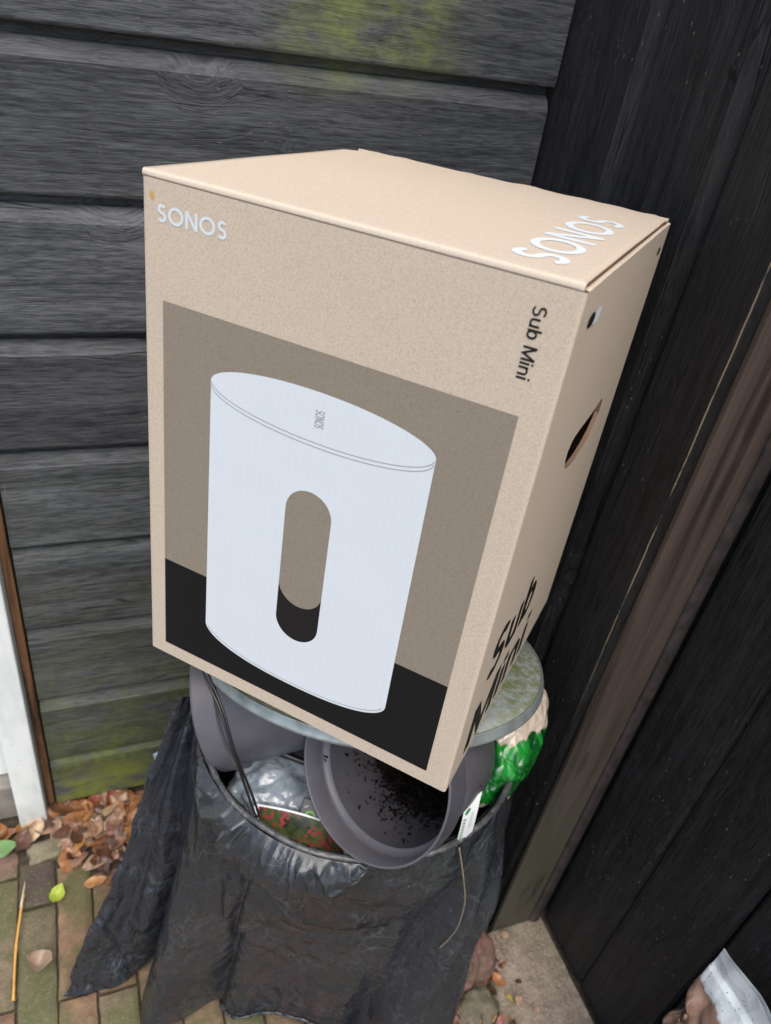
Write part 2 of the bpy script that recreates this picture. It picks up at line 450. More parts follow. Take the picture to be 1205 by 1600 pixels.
def vboard_M(y0, x0=0.0, z0=0.0):
    return Matrix(((0, 1, 0, x0), (0, 0, -1, y0), (1, 0, 0, z0), (0, 0, 0, 1)))


board('board', 2.25, [(0, -.046), (0, 0.05)] + shiplap()[3:10] + [(-0.026, 0.173), (-.026, -.046)], M_wallB, wallB, vboard_M(-0.007, 0, 0.0), 31)
board('board', 2.25, shiplap(), M_wallB, wallB, vboard_M(-0.172), 32)
lastp = [(0, 0.0), (0.0008, .004), (0.0, .0900), (-0.006, 0.1050), (-0.026, 0.1050), (-.026, .012), (-.0105, .012), (-.0105, 0)]
board('board', 2.25, lastp, M_wallB, wallB, vboard_M(-0.339), 33)
mb = MB(); mb.box((0.030, -0.443, 0.0), (0.045, 0.030, 2.25)); mb.box((0.0455, -0.443, 0.0), (0.17, -0.425, 2.25)); mb.out('backing', M_wallB, wallB, False)  # unseen boxes added to stop light leaking through the gaps

# door reveal (post facing the camera side) with rounded stop bead
M_rev = Mat('brown_grey_post', 0.55, 0.4)
v = M_rev.coord((60, 60, 3)); nn = M_rev.noise(v, 1, 5); n5 = M_rev.noise(M_rev.coord((6, 6, 1.2)), 1.5, 4)
zz = M_rev.xyz(M_rev.coord(kind='World'))[2]
cc = M_rev.ramp(nn, [(0.38, (0.030, 0.022, 0.018)), (0.62, (0.082, 0.060, 0.048))])
cc = M_rev.mix(M_rev.math('MULTIPLY', M_rev.ramp(zz, [(0.0, 1.0), (0.35, 0.75), (0.65, 0.0)]), M_rev.ramp(n5, [(0.25, 0.3), (0.55, 1.0)])), cc, (0.066, 0.064, 0.046))
streak = M_rev.noise(M_rev.coord((26, 26, 3.2), loc=(2, 0, 1)), 1, 3, 0.6)
cc = M_rev.mix(M_rev.math('MULTIPLY', M_rev.ramp(streak, [(0.62, 0.0), (0.68, 1.0)]), 0.55), cc, (0.02, 0.012, 0.009))
M_rev.set('Base Color', cc); bb = M_rev.bump(nn, 0.0006, 0.7); M_rev.bump(M_rev.noise(M_rev.coord(), 700, 3), 0.0005, 0.8, bb)
post = thing('door_post', 'brown grey door post with a rounded edge standing on the concrete slab', 'door post', (0.05, -0.45, 0))
mb = MB(); mb.box((0.0008, -0.4535, 0.004), (0.0780, -0.4450, 2.25)); o = mb.out('post_face', M_rev.m, post, False); bevel(o, 0.002)
# rounded bead
pr = []
for k in range(9):
    t = math.pi * (0.5 + k / 8)
    pr.append((0.0935 + 0.0125 * math.cos(t + math.pi / 2 + 0.0), -0.4560 + 0.008 * -abs(math.sin(t - math.pi / 2)) if False else 0))
bead = [(0.0790, -0.446), (0.0790, -0.4545), (0.0815, -0.4575), (0.086, -0.4592), (0.092, -0.4595), (0.098, -0.4580), (0.1025, -0.4545), (0.1045, -0.4495), (0.1045, -0.446)]
V = []; F = []
for k in range(41):
    z = 0.005 + k * 2.245 / 40
    for x, y in bead: V.append((x + 0.0008 * ns((z * 4, 1, 2)), y + 0.0008 * ns((z * 5, 7, 2)), z))
nb = len(bead)
for k in range(40):
    for i in range(nb): F.append((k * nb + i, k * nb + (i + 1) % nb, (k + 1) * nb + (i + 1) % nb, (k + 1) * nb + i))
F.append(tuple(range(nb))); F.append(tuple(40 * nb + i for i in range(nb))[::-1])
M_bead = plain('worn_bead_paint', (0.036, 0.030, 0.028), 0.5, 0.4, 0.4, 60, 0.0005)
mesh('stop_bead', V, F, M_bead, post)

door = thing('shed_door', 'black painted plank door beside the brown grey post', 'door', (0.13, -0.75, 0))
ys = [-0.4470, -0.5765, -0.7095, -0.8425, -0.9755, -1.1085, -1.2415]
for i in range(6):
    wd = ys[i] - ys[i + 1] - 0.0025
    pp = [(-.006, 0), (-.001, .005), (0, .012), (0.0004, wd * .5), (0, wd - .012), (-.001, wd - .005), (-.006, wd), (-.024, wd), (-.024, 0)]
    board('plank', 2.1, pp, M_door, door, vboard_M(ys[i] - (0.003 if i == 0 else 0), 0.112, 0.006), 50 + i)
mb = MB(); mb.box((0.138, -1.2415, 0.006), (0.15, -0.447, 2.1)); mb.out('backing', M_door, door, False)

# left white post, brown edge trim and the pale door beyond
M_wp = Mat('old_white_paint', 0.5, 0.4)
wn_ = M_wp.noise(M_wp.coord((30, 30, 8)), 1.5, 5)
cc = M_wp.ramp(wn_, [(0.3, (0.58, 0.62, 0.60)), (0.6, (0.72, 0.75, 0.73))])
sp = M_wp.voro(M_wp.coord((1, 1, 1)), 120)
cc = M_wp.mix(M_wp.math('MULTIPLY', M_wp.ramp(sp, [(0.08, 1.0), (0.13, 0.0)]), M_wp.ramp(M_wp.noise(M_wp.coord(), 14, 2), [(0.5, 0.0), (0.6, 0.8)])), cc, (0.10, 0.08, 0.05))
zz = M_wp.xyz(M_wp.coord(kind='World'))[2]
cc = M_wp.mix(M_wp.math('MULTIPLY', M_wp.ramp(zz, [(0.0, 1.0), (0.08, 0.0)]), M_wp.ramp(wn_, [(0.35, 0.0), (0.6, 0.8)])), cc, (0.22, 0.20, 0.10))
M_wp.set('Base Color', cc); M_wp.bump(wn_, 0.001)
mb = MB(); mb.box((-0.7830, -0.031, 0.0), (-0.7360, 0.006, 2.2))
o = tag(mb.out('white_post', M_wp.m, None, False), 'white painted post with dirty foot at the left end of the shed wall', 'post'); bevel(o, 0.003, 3)
M_br = Mat('bare_brown_edge', 0.7, 0.3)
bn = M_br.noise(M_br.coord((80, 80, 6)), 1.5, 5)
M_br.set('Base Color', M_br.ramp(bn, [(0.35, (0.035, 0.018, 0.010)), (0.6, (0.17, 0.085, 0.040))])); M_br.bump(bn, 0.002)
mb = MB(); mb.box((-0.7340, -0.004, 0.02), (-0.7215, 0.03, 2.2))
o = tag(mb.out('edge_batten', M_br.m, None, False), 'narrow bare brown batten between the white post and the shed boards', 'batten'); bevel(o, 0.002)
pd = thing('pale_door', 'pale painted door with a stone coloured threshold left of the white post', 'door', (-1.1, 0.03, 0))
mb = MB(); mb.box((-1.45, 0.022, 0.10), (-0.7835, 0.05, 2.1)); mb.box((-1.36, 0.016, 0.22), (-0.90, 0.0215, 0.95)); bevel(mb.out('door_leaf', M_wp.m, pd, False), 0.002)
mb = MB(); mb.box((-1.46, -0.005, 0.0), (-0.7835, 0.05, 0.097)); bevel(mb.out('threshold', plain('threshold_stone', (0.20, 0.18, 0.155), 0.8, 0.3, 0.25, 30, 0.002), pd, False), 0.006, 3)

# ------------------------------------------------------------------ ground
m = Mat('damp_soil', 0.9, 0.3)
n1 = m.noise(m.coord(), 18, 6, 0.65); n2 = m.voro(m.coord(), 160)
m.set('Base Color', m.mix(m.ramp(n2, [(0.0, 0.5), (0.5, 0.0)]), m.ramp(n1, [(0.3, (0.022, 0.016, 0.011)), (0.7, (0.075, 0.055, 0.038))]), (0.12, 0.10, 0.08)))
m.bump(n1, 0.01)
V, F = grid(60, 60, lambda u, v_: (lambda x, y: (x, y, -0.010 + 0.004 * ns((x * 20, y * 20, 0))))(-12 + 24 * (0.5 + 0.5 * (2 * u - 1) ** 3), -12 + 24 * (0.5 + 0.5 * (2 * v_ - 1) ** 3)))
g = mesh('ground', V, F, m.m); g['kind'] = 'structure'

mbk = Mat('old_pavers', 0.8, 0.3)
tint = mbk.attr('tint'); n1 = mbk.noise(mbk.coord(), 45, 6, 0.7); n2 = mbk.noise(mbk.coord(), 14, 5, 0.6); n3 = mbk.noise(mbk.coord(), 260, 3, 0.6)
c = mbk.mix(mbk.ramp(n1, [(0.3, 0.65), (0.7, 0.0)]), tint, (0.05, 0.035, 0.025))
c = mbk.mix(mbk.math('MULTIPLY', mbk.ramp(n2, [(0.42, 0.0), (0.60, 1.0)]), 0.75), c, (0.075, 0.085, 0.030))
c = mbk.mix(mbk.math('MULTIPLY', mbk.ramp(n3, [(0.55, 0.0), (0.7, 1.0)]), 0.35), c, (0.30, 0.25, 0.19))
mbk.set('Base Color', c); b1 = mbk.bump(n1, 0.004, 0.7); mbk.bump(n3, 0.0015, 0.7, b1)
cols = [(0.25, 0.145, 0.095), (0.20, 0.155, 0.10), (0.23, 0.125, 0.085), (0.17, 0.14, 0.085), (0.27, 0.17, 0.115)]
mb = MB()


def rough_block(mb, cx, cy, hx, hy, top, c, rz=0, r=0.006, h=0.05, amp=0.002):
    nx, ny = 9, 15
    Mx = Matrix.Translation((cx, cy, 0)) @ Matrix.Rotation(rz, 4, 'Z')

    def f(u, v_):
        x = (2 * u - 1) * hx; y = (2 * v_ - 1) * hy
        ex = max(0, abs(x) - (hx - r)); ey = max(0, abs(y) - (hy - r)); dd = math.hypot(ex, ey) / r
        z = top - r * 0.6 * min(1.0, dd) ** 2 + amp * ns((x * 30 + cx * 90, y * 30 + cy * 90, 1))
        k = 1 - 0.0
        ed = amp * ns((cx * 50 + x * 60, cy * 50 + y * 60, 9))
        return Mx @ Vector((x + ed, y + ed, z))
    V, F = grid(nx, ny, f)
    mb.add(V, F, 0, c)
    per = [i for i in range(nx)] + [j * nx + nx - 1 for j in range(1, ny)] + [(ny - 1) * nx + i for i in range(nx - 2, -1, -1)] + [j * nx for j in range(ny - 2, 0, -1)]
    S = []; Fs = []; n = len(per)
    for i in per: S.append(V[i])
    for i in per: S.append(V[i] - Vector((0, 0, h)))
    for i in range(n): Fs.append((i, (i + 1) % n, n + (i + 1) % n, n + i)[::-1])
    mb.add(S, Fs, 0, c)


jx = [-1.50 + 0.0615 * i for i in range(0)]
xs = [-0.786 - 0.0615 * i for i in range(9, 0, -1)] + [-0.786, -0.7250, -0.6665, -0.6045, -0.543, -0.4815, -0.42, -0.3585, -0.297, -0.2355, -0.174, -0.1125]
starts = {-0.786: [-0.098, -0.188, -0.388], -0.7250: [-0.122, -0.352], -0.6665: [-0.150, -0.36]}
for i in range(len(xs) - 1):
    x0, x1 = xs[i], xs[i + 1]
    st = starts.get(x0)
    if st is None: st = [-0.085 - random.uniform(0.0, 0.17)]
    if x0 < -0.86: st = [-0.045 - random.uniform(0.0, 0.02), -0.15 - random.uniform(0.0, 0.1)]
    if x0 == xs[8]: st = [-0.065, -0.125, -0.345]
    y = st[0]; k = 0
    while y > -1.9:
        k += 1
        y2 = st[k] if k < len(st) else y - random.uniform(0.195, 0.215)
        cc = random.choice(cols)
        if x0 == -0.786 and k == 1: cc = (0.07, 0.05, 0.045)
        if x0 == -0.786 and k == 2: cc = (0.15, 0.13, 0.075)
        if x0 == -0.725: cc = (0.27, 0.165, 0.10)
        if x0 == xs[8] and k == 1: cc = (0.25, 0.15, 0.12)
        if y - y2 > 0.02:
            rough_block(mb, (x0 + x1) / 2, (y + y2) / 2, (x1 - x0) / 2 - 0.0022, (y - y2) / 2 - 0.003, random.uniform(-0.003, 0.002), cc, random.uniform(-.01, .01))
        y = y2
o = mb.out('brick_path', mbk.m, None, True, True); o['kind'] = 'structure'

M_stone = Mat('sandstone', 0.85, 0.3)
n1 = M_stone.noise(M_stone.coord(), 40, 6, 0.65); n2 = M_stone.noise(M_stone.coord(), 12, 4); tt = M_stone.attr('tint')
c = M_stone.mix(M_stone.ramp(n1, [(0.3, 0.6), (0.7, 0.0)]), tt, (0.07, 0.06, 0.045))
c = M_stone.mix(M_stone.math('MULTIPLY', M_stone.ramp(n2, [(0.5, 0.0), (0.65, 1.0)]), 0.5), c, (0.10, 0.11, 0.05))
c = M_stone.mix(M_stone.ramp(M_stone.noise(M_stone.coord(), 170, 4, 0.7), [(0.55, 0.0), (0.68, 0.6)]), c, (0.30, 0.25, 0.19))
M_stone.set('Base Color', c); M_stone.bump(n1, 0.006, 0.9)
mb = MB(); rough_block(mb, -0.715, -0.083, 0.055, 0.020, 0.008, (0.22, 0.19, 0.13), 0.13, 0.010, 0.03, 0.004)
tag(mb.out('edging_stone', M_stone.m, None, True, True), 'flat tan stone lying crossways in front of the white post', 'stone')


def rock(name, c, sz, tint, label, seed, amp=0.30):
    V, F = grid(72, 41, lambda u, v_: (0, 0, 0), True); V = []
    for j in range(41):
        ph = math.pi * j / 40
        for i in range(72):
            t = 2 * math.pi * i / 72; d = Vector((math.sin(ph) * math.cos(t), math.sin(ph) * math.sin(t), math.cos(ph)))
            r_ = 1 + amp * ns(d * 1.3 + Vector((seed, 0, 0))) + 0.3 * amp * ns(d * 4 + Vector((seed, 3, 0))) + 0.5 * amp * facet(d + Vector((seed, 3, 0)), 1.4, 0.3) + 0.10 * amp * ns(d * 13 + Vector((seed, 3, 0)))
            V.append(Vector(c) + Vector((d.x * sz[0], d.y * sz[1], d.z * sz[2])) * r_)
    o = mesh(name, V, F, M_stone.m, colors=[tint] * len(V)); return tag(o, label, 'stone')


rock('red_stone', (-0.075, -0.475, 0.035), (0.055, 0.060, 0.050), (0.20, 0.095, 0.085), 'rounded reddish stone between the black bag and the door post', 3)
rock('small_stone', (-0.085, -0.555, 0.0), (0.040, 0.035, 0.024), (0.15, 0.13, 0.09), 'small mossy stone below the reddish stone beside the bag', 8)

# concrete slab
mc = Mat('concrete', 0.9, 0.25)
n1 = mc.noise(mc.coord(), 26, 6, 0.65); n2 = mc.voro(mc.coord(), 150); n3 = mc.noise(mc.coord(), 9, 4)
c = mc.ramp(n1, [(0.3, (0.16, 0.13, 0.10)), (0.55, (0.29, 0.235, 0.185)), (0.75, (0.38, 0.32, 0.26))])
c = mc.mix(mc.math('MULTIPLY', mc.ramp(n2, [(0.12, 1.0), (0.3, 0.0)]), 0.5), c, (0.14, 0.12, 0.10))
c = mc.mix(mc.math('MULTIPLY', mc.ramp(n3, [(0.5, 0.0), (0.62, 1.0)]), 0.4), c, (0.12, 0.12, 0.06))
ng = mc.noise(mc.coord(), 240, 4, 0.75); c = mc.mix(mc.ramp(ng, [(0.56, 0.0), (0.66, 0.7)]), c, (0.46, 0.40, 0.33)); c = mc.mix(mc.ramp(ng, [(0.34, 0.8), (0.42, 0.0)]), c, (0.07, 0.055, 0.045))
mc.set('Base Color', c); b1 = mc.bump(n1, 0.004, 0.8); mc.bump(n2, 0.002, 0.5, b1)
def slabf(u, v_):
    y = -0.452 - v_ * 1.0
    xl = -0.015 - 0.055 * min(1, v_ * 6) + 0.012 * ns((y * 14, 2, 0)); x = xl + (0.105 - xl) * u
    e_ = min(u * 8, 1)
    return (x, y, 0.002 - 0.018 * (1 - e_) ** 2 + 0.003 * ns((x * 40, y * 40, 4)) * e_)
V, F = grid(24, 90, slabf); o = mesh('concrete_slab', V, F, mc.m); o['kind'] = 'structure'

# ------------------------------------------------------------------ leaves
M_leafl = Mat('dry_leaf', 0.38, 0.5)
tt = M_leafl.attr('tint'); n1 = M_leafl.noise(M_leafl.coord(), 90, 4)
M_leafl.set('Base Color', M_leafl.mix(M_leafl.ramp(n1, [(0.35, 0.5), (0.65, 0.0)]), tt, (0.05, 0.025, 0.012))); M_leafl.bump(n1, 0.001)


def leaf_geo(L, Wd, curl, fold, seed, M):
    nu, nv = 7, 11
    def f(u, v_):
        s = 2 * u - 1; ww = Wd * (math.sin(math.pi * v_ ** 0.8) ** 0.8) * (1 + 0.12 * ns((seed, v_ * 6, s))) if 0 < v_ < 1 else 0.0
        x = s * ww; y = (v_ - 0.5) * L
        z = curl * (v_ - 0.5) ** 2 * L * 2 + fold * abs(s) * ww + 0.10 * L * ns((seed + s, v_ * 3, 1.7))
        return M @ Vector((x, y, z))
    return grid(nu, nv, f)


lc = [(0.27, 0.12, 0.05), (0.34, 0.15, 0.06), (0.20, 0.085, 0.04), (0.40, 0.27, 0.18), (0.14, 0.06, 0.035), (0.42, 0.20, 0.07), (0.34, 0.20, 0.14), (0.10, 0.045, 0.028), (0.25, 0.07, 0.045), (0.09, 0.05, 0.04), (0.48, 0.33, 0.20)]
mb = MB()
def scatter(n, fx, fy, zmax, smin=0.014, smax=0.032):
    for _ in range(n):
        x, y = fx(), fy()
        L = random.uniform(smin, smax) * 1.5
        Mx = Matrix.Translation((x, y, random.uniform(0.002, zmax))) @ Matrix.Rotation(random.uniform(0, 6.3), 4, 'Z') @ Matrix.Rotation(random.gauss(0, 0.26), 4, 'X') @ Matrix.Rotation(random.gauss(0, 0.26), 4, 'Y')
        V, F = leaf_geo(L, L * random.uniform(0.22, 0.40), random.uniform(-0.3, 0.5), random.uniform(-0.15, 0.25), random.uniform(0, 99), Mx)
        mb.add(V, F, 0, random.choice(lc))
scatter(120, lambda: random.uniform(-0.72, -0.38), lambda: -0.012 - abs(random.gauss(0, 0.050)), 0.012, 0.022, 0.042)
scatter(60, lambda: random.uniform(-1.1, -0.72), lambda: -0.03 - abs(random.gauss(0, 0.025)), 0.012, 0.020, 0.036)
scatter(34, lambda: random.uniform(-0.68, -0.56), lambda: random.uniform(-0.18, -0.05), 0.010, 0.020, 0.036)
scatter(60, lambda: random.uniform(-0.14, -0.03), lambda: random.uniform(-0.66, -0.46), 0.014, 0.010, 0.022)
scatter(26, lambda: random.uniform(-0.60, -0.30), lambda: random.uniform(-0.66, -0.50), 0.014)
scatter(40, lambda: random.uniform(-0.16, 0.02), lambda: -0.452 - abs(random.gauss(0, 0.06)), 0.008, 0.006, 0.016)
tag(mb.out('leaf_litter', M_leafl.m, None, True, True), 'brown dry leaf litter along the foot of the shed wall', 'leaves', kind='stuff')


def leaf_obj(name, label, x, y, z, L, wd, rz, tint, curl=0.4, fold=0.3, rx=0.1, ry=0.1, group=None):
    Mx = Matrix.Translation((x, y, z)) @ Matrix.Rotation(rz, 4, 'Z') @ Matrix.Rotation(rx, 4, 'X') @ Matrix.Rotation(ry, 4, 'Y')
    V, F = leaf_geo(L, wd, curl, fold, x * 77, Mx)
    m = Mat(name + '_skin', 0.45, 0.4); n = m.noise(m.coord(), 60, 4); vn = m.voro(m.coord((1, 1, 1)), 110)
    m.set('Base Color', m.mix(m.ramp(vn, [(0.0, 0.0), (0.5, 0.35)]), m.ramp(n, [(0.3, tuple(q * .7 for q in tint)), (0.7, tint)]), tuple(q * .6 for q in tint)))
    m.set('Subsurface Weight', 0.0); m.bump(n, 0.001)
    return tag(mesh(name, V, F, m.m), label, 'leaf', group)


leaf_obj('green_leaf', 'broad pale green leaf lying among the litter by the white post', -0.815, -0.076, 0.022, 0.058, 0.019, 1.3, (0.19, 0.33, 0.13), 0.3, 0.12)
leaf_obj('lime_leaf', 'small lime green leaf lying on the dark paver', -0.7215, -0.183, 0.012, 0.034, 0.0125, -0.45, (0.36, 0.44, 0.05), 0.5, 0.5)
leaf_obj('curled_leaf', 'pale pinkish brown dried leaf on the pavers beside the straw stalk', -0.752, -0.290, 0.010, 0.042, 0.018, 1.2, (0.33, 0.235, 0.165), 0.9, 0.5)
leaf_obj('orange_leaf', 'orange brown leaf lying on the concrete slab edge', -0.030, -0.532, 0.014, 0.030, 0.009, 0.5, (0.42, 0.19, 0.08), 0.6, 0.4)
leaf_obj('yellow_leaf', 'thin yellow leaf lying on the concrete by the orange leaf', -0.020, -0.560, 0.008, 0.022, 0.003, 0.3, (0.45, 0.36, 0.05), 0.3, 0.2)

st = thing('straw_stalk', 'broken yellow stalk lying along a paver joint', 'stalk', (-0.787, -0.22, 0.006))
V, F = tube(spline([(-0.7890, -0.335, 0.006), (-0.7865, -0.26, 0.009), (-0.7790, -0.190, 0.010), (-0.7745, -0.168, 0.012)], 24), [0.0021 + 0.0007 * (k % 8 == 0) for k in range(24)], 8)
M_straw = plain('straw', (0.50, 0.28, 0.07), 0.5, 0.4, 0.25, 70, 0.0005)
mesh('stem', V, F, M_straw, st)
V, F = tube(spline([(-0.7790, -0.190, 0.013), (-0.7720, -0.150, 0.022)], 8), [0.0022, .002, .0018, .0015, .0012, .001, .0008, .0005], 6)
mesh('split_tip', V, F, plain('pale_straw', (0.50, 0.42, 0.28), 0.6), st)

V, F = tube(spline([(-0.130, -0.560, 0.006), (-0.122, -0.530, 0.012), (-0.098, -0.518, 0.016), (-0.082, -0.535, 0.012), (-0.080, -0.575, 0.006), (-0.088, -0.610, 0.006)], 40), 0.0016, 6)
tag(mesh('dry_stem', V, F, M_straw), 'curved dry stem arched over the small mossy stone', 'stem')

# ------------------------------------------------------------------ black bag on the bin
CX, CY, RR, RZ = -0.277, -0.323, 0.2235, 0.545
M_bag = plastic_bag('black_bin_film', (0.018, 0.0205, 0.025), (0.070, 0.076, 0.088), 0.20, 1.1, 0.42)
M_bagc = plastic_bag('shiny_bin_film', (0.024, 0.027, 0.031), (0.09, 0.10, 0.11), 0.19, 0.22, 0.2)
M_bagf = plastic_bag('creased_bin_film', (0.018, 0.021, 0.027), (0.085, 0.092, 0.105), 0.20, 1.6, 0.35)
M_bagr = plastic_bag('dusty_rim_film', (0.03, 0.031, 0.033), (0.19, 0.19, 0.19), 0.30, 0.8, 0.9)
bag = thing('bin_bag', 'big black plastic sack pulled over the bin with its mouth open', 'bag', (CX, CY, 0))
RB = [(-180, .305), (-168, .325), (-160, .33), (-152, .262), (-130, .225), (-108, .222), (-96, .235), (-86, .262), (-72, .275), (-57, .285), (-30, .262), (0, .24), (45, .24), (90, .235), (135, .27), (160, .29), (180, .305)]


def rimpt(th, dz=0, dr=0):
    t = rad(th); z = RZ + 0.010 * math.exp(-((th + 180) / 25) ** 2) + 0.004 * ns((math.cos(t) * 2, math.sin(t) * 2, 5)) + dz
    r_ = RR + dr + 0.003 * ns((math.cos(t) * 3, math.sin(t) * 3, 1))
    return Vector((CX + r_ * math.cos(t), CY + r_ * math.sin(t), z))


def clampw(p):
    p.x = min(p.x, -0.008); p.y = min(p.y, -0.012); return p


def bagf(u, v_):
    th = -180 + 360 * u; t = rad(th); s = v_
    z = RZ * (1 - s) + 0.012 * s
    # hem lifts off the paving at the front
    z += s ** 6 * 0.022 * math.exp(-((th + 122) / 26) ** 2)
    rb = lerp_tab(RB, th)
    base = RR + (rb - RR) * (s ** 0.75)
    f = 0
    d = Vector((math.cos(t), math.sin(t), 0))
    # folds that lean with height
    lean = th + 9 * (1 - s)
    for (a0, wdt, amp, ln) in ((-155, 5, -.016, 9), (-163, 7, .012, 6), (-142, 6, .006, -8), (-97, 6, -.013, 32), (-88, 5, .012, 33), (-74, 5, -.010, 22), (-66, 6, .010, 18), (-52, 5, -.012, 8), (-110, 9, .004, -25), (-125, 7, -.005, 14), (-30, 8, .01, 0), (20, 8, -.012, 0), (60, 9, .012, 0), (100, 8, -.012, 0), (140, 9, -.015, 0), (-176, 5, -.012, 4)):
        x = (th - (a0 + ln * (1 - s))) / wdt
        f += amp * math.exp(-x * x) * min(1, s * 2.2 + 0.12)
    # big overlapping folds: the middle panel hangs behind the left and right ones
    def sst(x): x = max(0.0, min(1.0, x)); return x * x * (3 - 2 * x)
    aL = -143 - 13 * s + 1.6 * ns((s * 5, 1, 1)); aR = -58 - 40 * s + 2.0 * ns((s * 5, 9, 1))
    on = sst((s - 0.10) / 0.25)
    inn = sst((th - aL) / 2.2) * (1 - sst((th - aR) / 2.2))
    f -= 0.022 * inn * on + on * 0.014 * (math.exp(-((th - aL - 0.8) / 1.1) ** 2) + math.exp(-((th - aR - 0.2) / 1.1) ** 2))
    f += on * (0.008 * math.exp(-((th - aL + 3.0) / 3.5) ** 2) + 0.010 * math.exp(-((th - aR - 3.5) / 3.5) ** 2))
    a2 = -42 - 34 * s + 2.0 * ns((s * 5, 4, 1)); f += on * (0.013 * math.exp(-((th - a2) / 2.6) ** 2) - 0.010 * math.exp(-((th - a2 - 6) / 3.0) ** 2))
    a3 = -70 - 12 * s; f += 0.008 * on * math.exp(-((th - a3) / 2.2) ** 2) * sst((s - 0.5) * 3)
    zl = 0.25 + 0.21 * (th + 150) / 37 + 0.012 * ns((th * 0.07, 2, 2))
    f += 0.012 * sst((z - zl) / 0.014 + 0.5) * on * sst((th + 152) / 5) * (1 - sst((th + 112) / 14))
    zl2 = zl - 0.10 + 0.02 * ns((th * 0.05, 5, 2)); f += 0.005 * sst((z - zl2) / 0.012 + 0.5) * on * sst((th + 148) / 8) * (1 - sst((th + 104) / 14))
    # diagonal sag folds below the collar
    q = math.sin((z * 42) + (th + 120) * 0.085)
    f += 0.0035 * q * math.exp(-((th + 118) / 30) ** 2) * math.exp(-((s - 0.28) / 0.18) ** 2)
    p0 = Vector((CX + base * d.x, CY + base * d.y, z))
    sp = Vector((p0.x, p0.y, p0.z * 0.35))
    f += 0.0075 * ridge(sp + Vector((3, 1, 2)), 7, 2) * min(1, s * 3) * 0.8
    f += 0.0055 * facet((p0.x, p0.y, p0.z * 0.45), 15) * min(1, s * 5)
    f += 0.0012 * facet((p0.x + 3, p0.y, p0.z * 0.5), 34) * min(1, s * 5)
    f -= 0.004 * min(1, s * 3)
    return clampw(p0 + d * f) if s > 0.01 else rimpt(th)


V, F = grid(760, 230, bagf, True)
mesh('sack_skirt', V, F, M_bag, bag)
# rolled rim
V = []; F = []; NT = 360; NR = 10
for i in range(NT):
    th = -180 + 360 * i / NT; t = rad(th); p = rimpt(th); d = Vector((math.cos(t), math.sin(t), 0))
    r0 = 0.0042 + 0.0010 * ns((th * 0.35, 1, 1)) + 0.001 * ns((th * 1.3, 1, 1))
    for k in range(NR):
        a_ = 2 * math.pi * k / NR; V.append(p + r0 * (math.cos(a_) * d + math.sin(a_) * Vector((0, 0, 1))))
for i in range(NT):
    for k in range(NR):
        F.append((i * NR + k, i * NR + (k + 1) % NR, ((i + 1) % NT) * NR + (k + 1) % NR, ((i + 1) % NT) * NR + k)[::-1])
mesh('rolled_rim', V, F, M_bagr, bag)
# inner lining going down into the dark


def linf(u, v_):
    th = -180 + 360 * u; t = rad(th); d = Vector((math.cos(t), math.sin(t), 0)); s = v_
    if s > 0.85: r_ = (1 - s) / 0.15 * 0.205; z = RZ - 0.20
    else: r_ = RR - 0.006 - 0.012 * s; z = RZ - 0.20 * s / 0.85
    p = Vector((CX, CY, z)) + d * (r_ + 0.004 * ridge((d.x * 2, d.y * 2, z * 2), 5) * (1 if 0.02 < s < 0.9 else 0)); return p


V, F = grid(180, 30, linf, True); mesh('lining', V, [f[::-1] for f in F], M_bag, bag)
# turned down collar, a crescent under the front rim
def colf(u, v_):
    th = -172 + 66 * u; t = rad(th); d = Vector((math.cos(t), math.sin(t), 0))
    h = 0.002 + 0.088 * math.sin(math.pi * u) ** 0.75 * (0.82 + 0.3 * u)
    s = v_
    en = math.sin(math.pi * u) ** 0.4
    out = 0.0060 + 0.024 * math.sin(math.pi * min(1, s * 0.93)) ** 0.8 * math.sin(math.pi * u) ** 0.5
    fade = max(0.0, min(1.0, (0.93 - s) / 0.18)) * min(1.0, s / 0.10)
    fx = u * 11 + 1.1 * (s - 0.5) * (0.6 - u) * 3 + 0.5 * ns((u * 5, s * 2, 3))
    fold = 0.0
    for q_, am in ((1.0, 0.0085), (2.3, 0.0035)):
        p1 = ns((fx * q_ * 0.9, s * 0.9 * q_, 7.7)); fold += am * (1 - 2.6 * abs(p1)) 
    lump = (fold + 0.006 * facet((u * 0.30 + 2, 3, s * 0.06), 40, 0.2)) * en * fade
    if s > 0.93: out -= (s - 0.93) * 0.10
    r_ = RR + out + lump
    zz_ = RZ + 0.003 - h * s + 0.003 * ns((u * 14, 3, 1)) * s
    zz_ += 0.010 * math.exp(-((th + 180) / 25) ** 2)
    return Vector((CX + r_ * d.x, CY + r_ * d.y, zz_))


V, F = grid(420, 90, colf); mesh('turned_collar', V, F, M_bagc, bag)
ed = [colf(k / 90, 0.95) + Vector((0, 0, 0.0)) for k in range(91)]
V, F = tube(ed, [0.0028 + 0.0010 * ns((k * 0.4, 0, 0)) for k in range(91)], 8); mesh('collar_roll', V, F, M_bagc, bag)

hem = [bagf((180 + th_) / 360, 0.992) + Vector((0.004 * math.cos(rad(th_)), 0.004 * math.sin(rad(th_)), 0.003)) for th_ in [-152 + 0.5 * k for k in range(116)]]
V, F = tube(hem, [0.0024 + 0.002 * ns((k * 0.21, 0, 0)) + 0.001 * ns((k * 0.9, 3, 0)) for k in range(len(hem))], 9); mesh('hem', V, F, M_bagf, bag)
